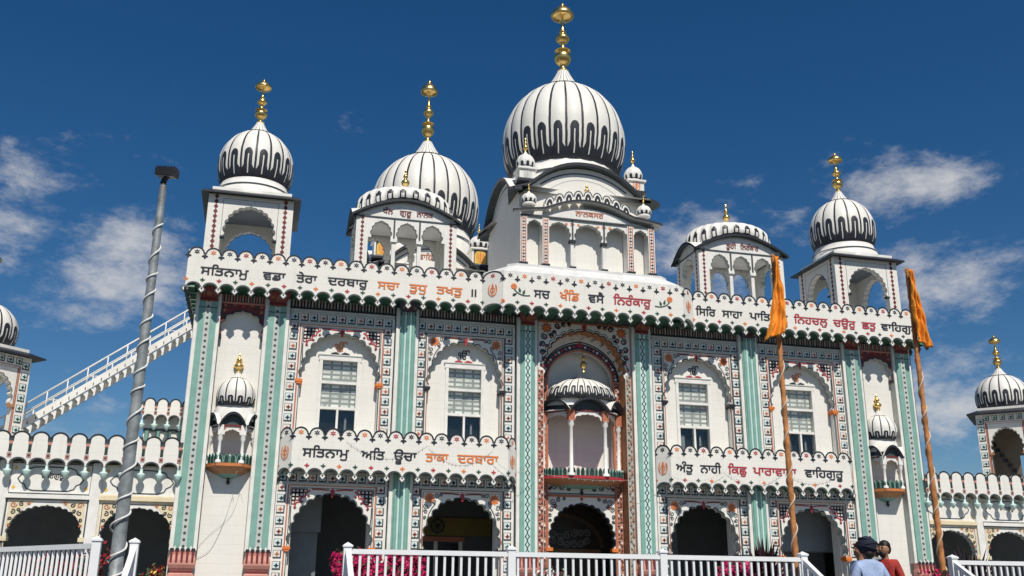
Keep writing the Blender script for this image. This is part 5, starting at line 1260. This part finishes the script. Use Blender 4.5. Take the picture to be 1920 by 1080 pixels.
def person(label, c, yaw_, shirt, hair, H=1.75, elbow=.30, turn=0.0, beard=False):
    """metres, feet at the origin, facing +y before turning"""
    root = thing('person', label, 'person', c, None); root.rotation_euler = (0, 0, yaw_); k = H/1.75
    root.scale = (k, k, k)
    J = []; E = []; Rr = []
    def v(p, r, par=None):
        J.append(p); Rr.append(r)
        if par is not None: E.append((par, len(J)-1))
        return len(J)-1
    pel = v((0, 0, .95), .135); sp = v((0, -.01, 1.12), .125, pel); ch = v((0, -.01, 1.30), .145, sp); nb = v((0, -.01, 1.46), .07, ch); nk = v((0, .005, 1.53), .055, nb)
    ht, hy = math.sin(turn), math.cos(turn)
    jaw = v((0, .025, 1.595), .068, nk); hd = v((0, .02, 1.665), .088, jaw); cr = v((0, .01, 1.735), .062, hd)
    ns = v((.092*ht, .02+.092*hy, 1.655), .014, hd); v((.112*ht, .02+.112*hy, 1.638), .012, ns)
    for s in (-1, 1): v((s*.088*hy, .015-s*.088*ht, 1.655), .018, hd)
    for s in (-1, 1):
        sh = v((s*.17, -.01, 1.41), .062, ch); el_ = v((s*elbow, -.03, 1.16), .043, sh); wr = v((s*(elbow-.10), .17, 1.06), .03, el_); pm = v((s*(elbow-.15), .235, 1.05), .034, wr)
        for i, (dx_, l1) in enumerate(((-.03, .05), (-.01, .06), (.01, .055), (.03, .045))): f1 = v((s*(elbow-.17)+dx_*.6, .28+l1*.4, 1.05+dx_*.8), .009, pm); v((s*(elbow-.19)+dx_*.6, .29+l1, 1.03+dx_*.8), .008, f1)
        t1 = v((s*(elbow-.16), .25, 1.09), .010, pm); v((s*(elbow-.18), .28, 1.105), .009, t1)
        hp = v((s*.09, 0, .88), .088, pel); kn = v((s*.10, .02, .49), .056, hp); an = v((s*.10, -.01, .09), .040, kn); v((s*.11, .13, .035), .035, an)
    skin_mesh('body', root, J, E, Rr, SKIN)
    # shirt, trousers
    J2 = [(0, 0, .84), (0, 0, .96), (0, -.01, 1.12), (0, -.01, 1.30), (0, -.005, 1.49+(.05 if hair == 'turban' else 0))]; E2 = [(0, 1), (1, 2), (2, 3), (3, 4)]; R2 = [.165, .16, .155, .172, .085]
    for s in (-1, 1):
        b = len(J2); J2 += [(s*.17, -.01, 1.43), (s*(elbow+.0), -.03, 1.16), (s*(elbow-.07), .10, 1.09)]; R2 += [.082, .062, .052]; E2 += [(3, b), (b, b+1), (b+1, b+2)]
    skin_mesh('shirt', root, J2, E2, R2, shirt, 2)
    J3 = [(0, 0, .93)]; E3 = []; R3 = [.15]
    for s in (-1, 1): b = len(J3); J3 += [(s*.09, 0, .84), (s*.10, .02, .49), (s*.10, -.01, .10)]; R3 += [.11, .08, .066]; E3 += [(0, b), (b, b+1), (b+1, b+2)]
    skin_mesh('trousers', root, J3, E3, R3, PANTS)
    for s in (-1, 1): skin_mesh('shoe', root, [(s*.10, -.05, .045), (s*.105, .05, .05), (s*.11, .15, .035)], [(0, 1), (1, 2)], [.045, .048, .04], SHOE)
    # hair or turban, eyes, mouth
    hb = MB()
    def hball(cx, cy, cz, rx, ry, rz, mat, cut=-1.0, wrap=0.0):
        n, l = 28, 18; vs = []
        for j in range(l+1):
            ph = math.acos(max(-1, min(1, cut+(1-cut)*j/l)))
            for i in range(n):
                t = TAU*i/n; q = 1+wrap*math.sin(j*2.2+3*math.cos(t))*.5
                vs.append((cx+rx*q*math.sin(ph)*math.cos(t), cy+ry*q*math.sin(ph)*math.sin(t), cz+rz*math.cos(ph)))
        hb.add(vs, [(j*n+i, j*n+(i+1) % n, (j+1)*n+(i+1) % n, (j+1)*n+i) for j in range(l) for i in range(n)], mat, True)
    if hair == 'turban':
        hball(0, .01, 1.725, .135, .145, .14, NAVYC, -.9, .03)
        for j in range(4):
            zz = 1.69+.035*j; rx = .130-.014*max(0, j-1)
            hb.tube([(rx*math.cos(TAU*i/24), .01+1.08*rx*math.sin(TAU*i/24), zz+.035*math.cos(TAU*i/24+j)*(1 if j % 2 else -1)) for i in range(25)], .014, NAVYC, 6)
        hball(0, -.05, 1.61, .075, .06, .07, HAIR, -.9)
    else:
        hball(0, -.014, 1.70, .096, .102, .102, HAIR, .12, .05); hball(0, -.045, 1.66, .088, .075, .10, HAIR, -.8, .04)
    if beard: hball(.05*ht, .02+.05*hy, 1.575, .055, .045, .055, HAIR, -.9, .08)
    for s in (-1, 1):
        ex = s*.034
        p = Vector((ex*hy+.083*ht, .02+.083*hy-ex*ht, 1.68)); hb.tube([p+Vector((-.014*hy, .014*ht, .0)), p, p+Vector((.014*hy, -.014*ht, 0))], [.004, .007, .004], HAIR, 6)
        hb.tube([p+Vector((-.02*hy, .02*ht, .022)), p+Vector((.02*hy, -.02*ht, .024))], .005, HAIR, 5)
    hb.tube([(.095*ht-.022*hy, .02+.095*hy+.022*ht, 1.612), (.095*ht+.022*hy, .02+.095*hy-.022*ht, 1.612)], .005, MAROON, 5)
    for i in range(len(hb.v)): x, y, z = hb.v[i]; hb.v[i] = (x/S, y/S, z/S)
    o = hb.build('turban' if hair == 'turban' else 'hair', root, (0, 0, 0)); o.location = (0, 0, 0)
    return root
F0 = FZ-.153*3
def stand(x, y): return (x, y, FZ-.153*max(0, min(6, math.ceil((-10.36-y)/.26))) if y < -10.36 else FZ)
person('man seen from behind in a light blue shirt and navy turban', stand(-.05, -11.05), R(-6), BLUEC, 'turban', 1.83, .285)
person('bearded man in a red shirt facing left beside the man in blue', stand(.37, -10.8), R(118), REDC, 'short', 1.68, .25, 0.1, True)
person('dark haired person mostly hidden behind the left shoulder of the man in blue', stand(.07, -10.70), R(100), BLUEC, 'short', 1.66, .19)
person('dark haired person hidden behind the right shoulder of the man in blue', stand(.46, -10.45), R(200), GREYC, 'short', 1.52, .22, 0, True)
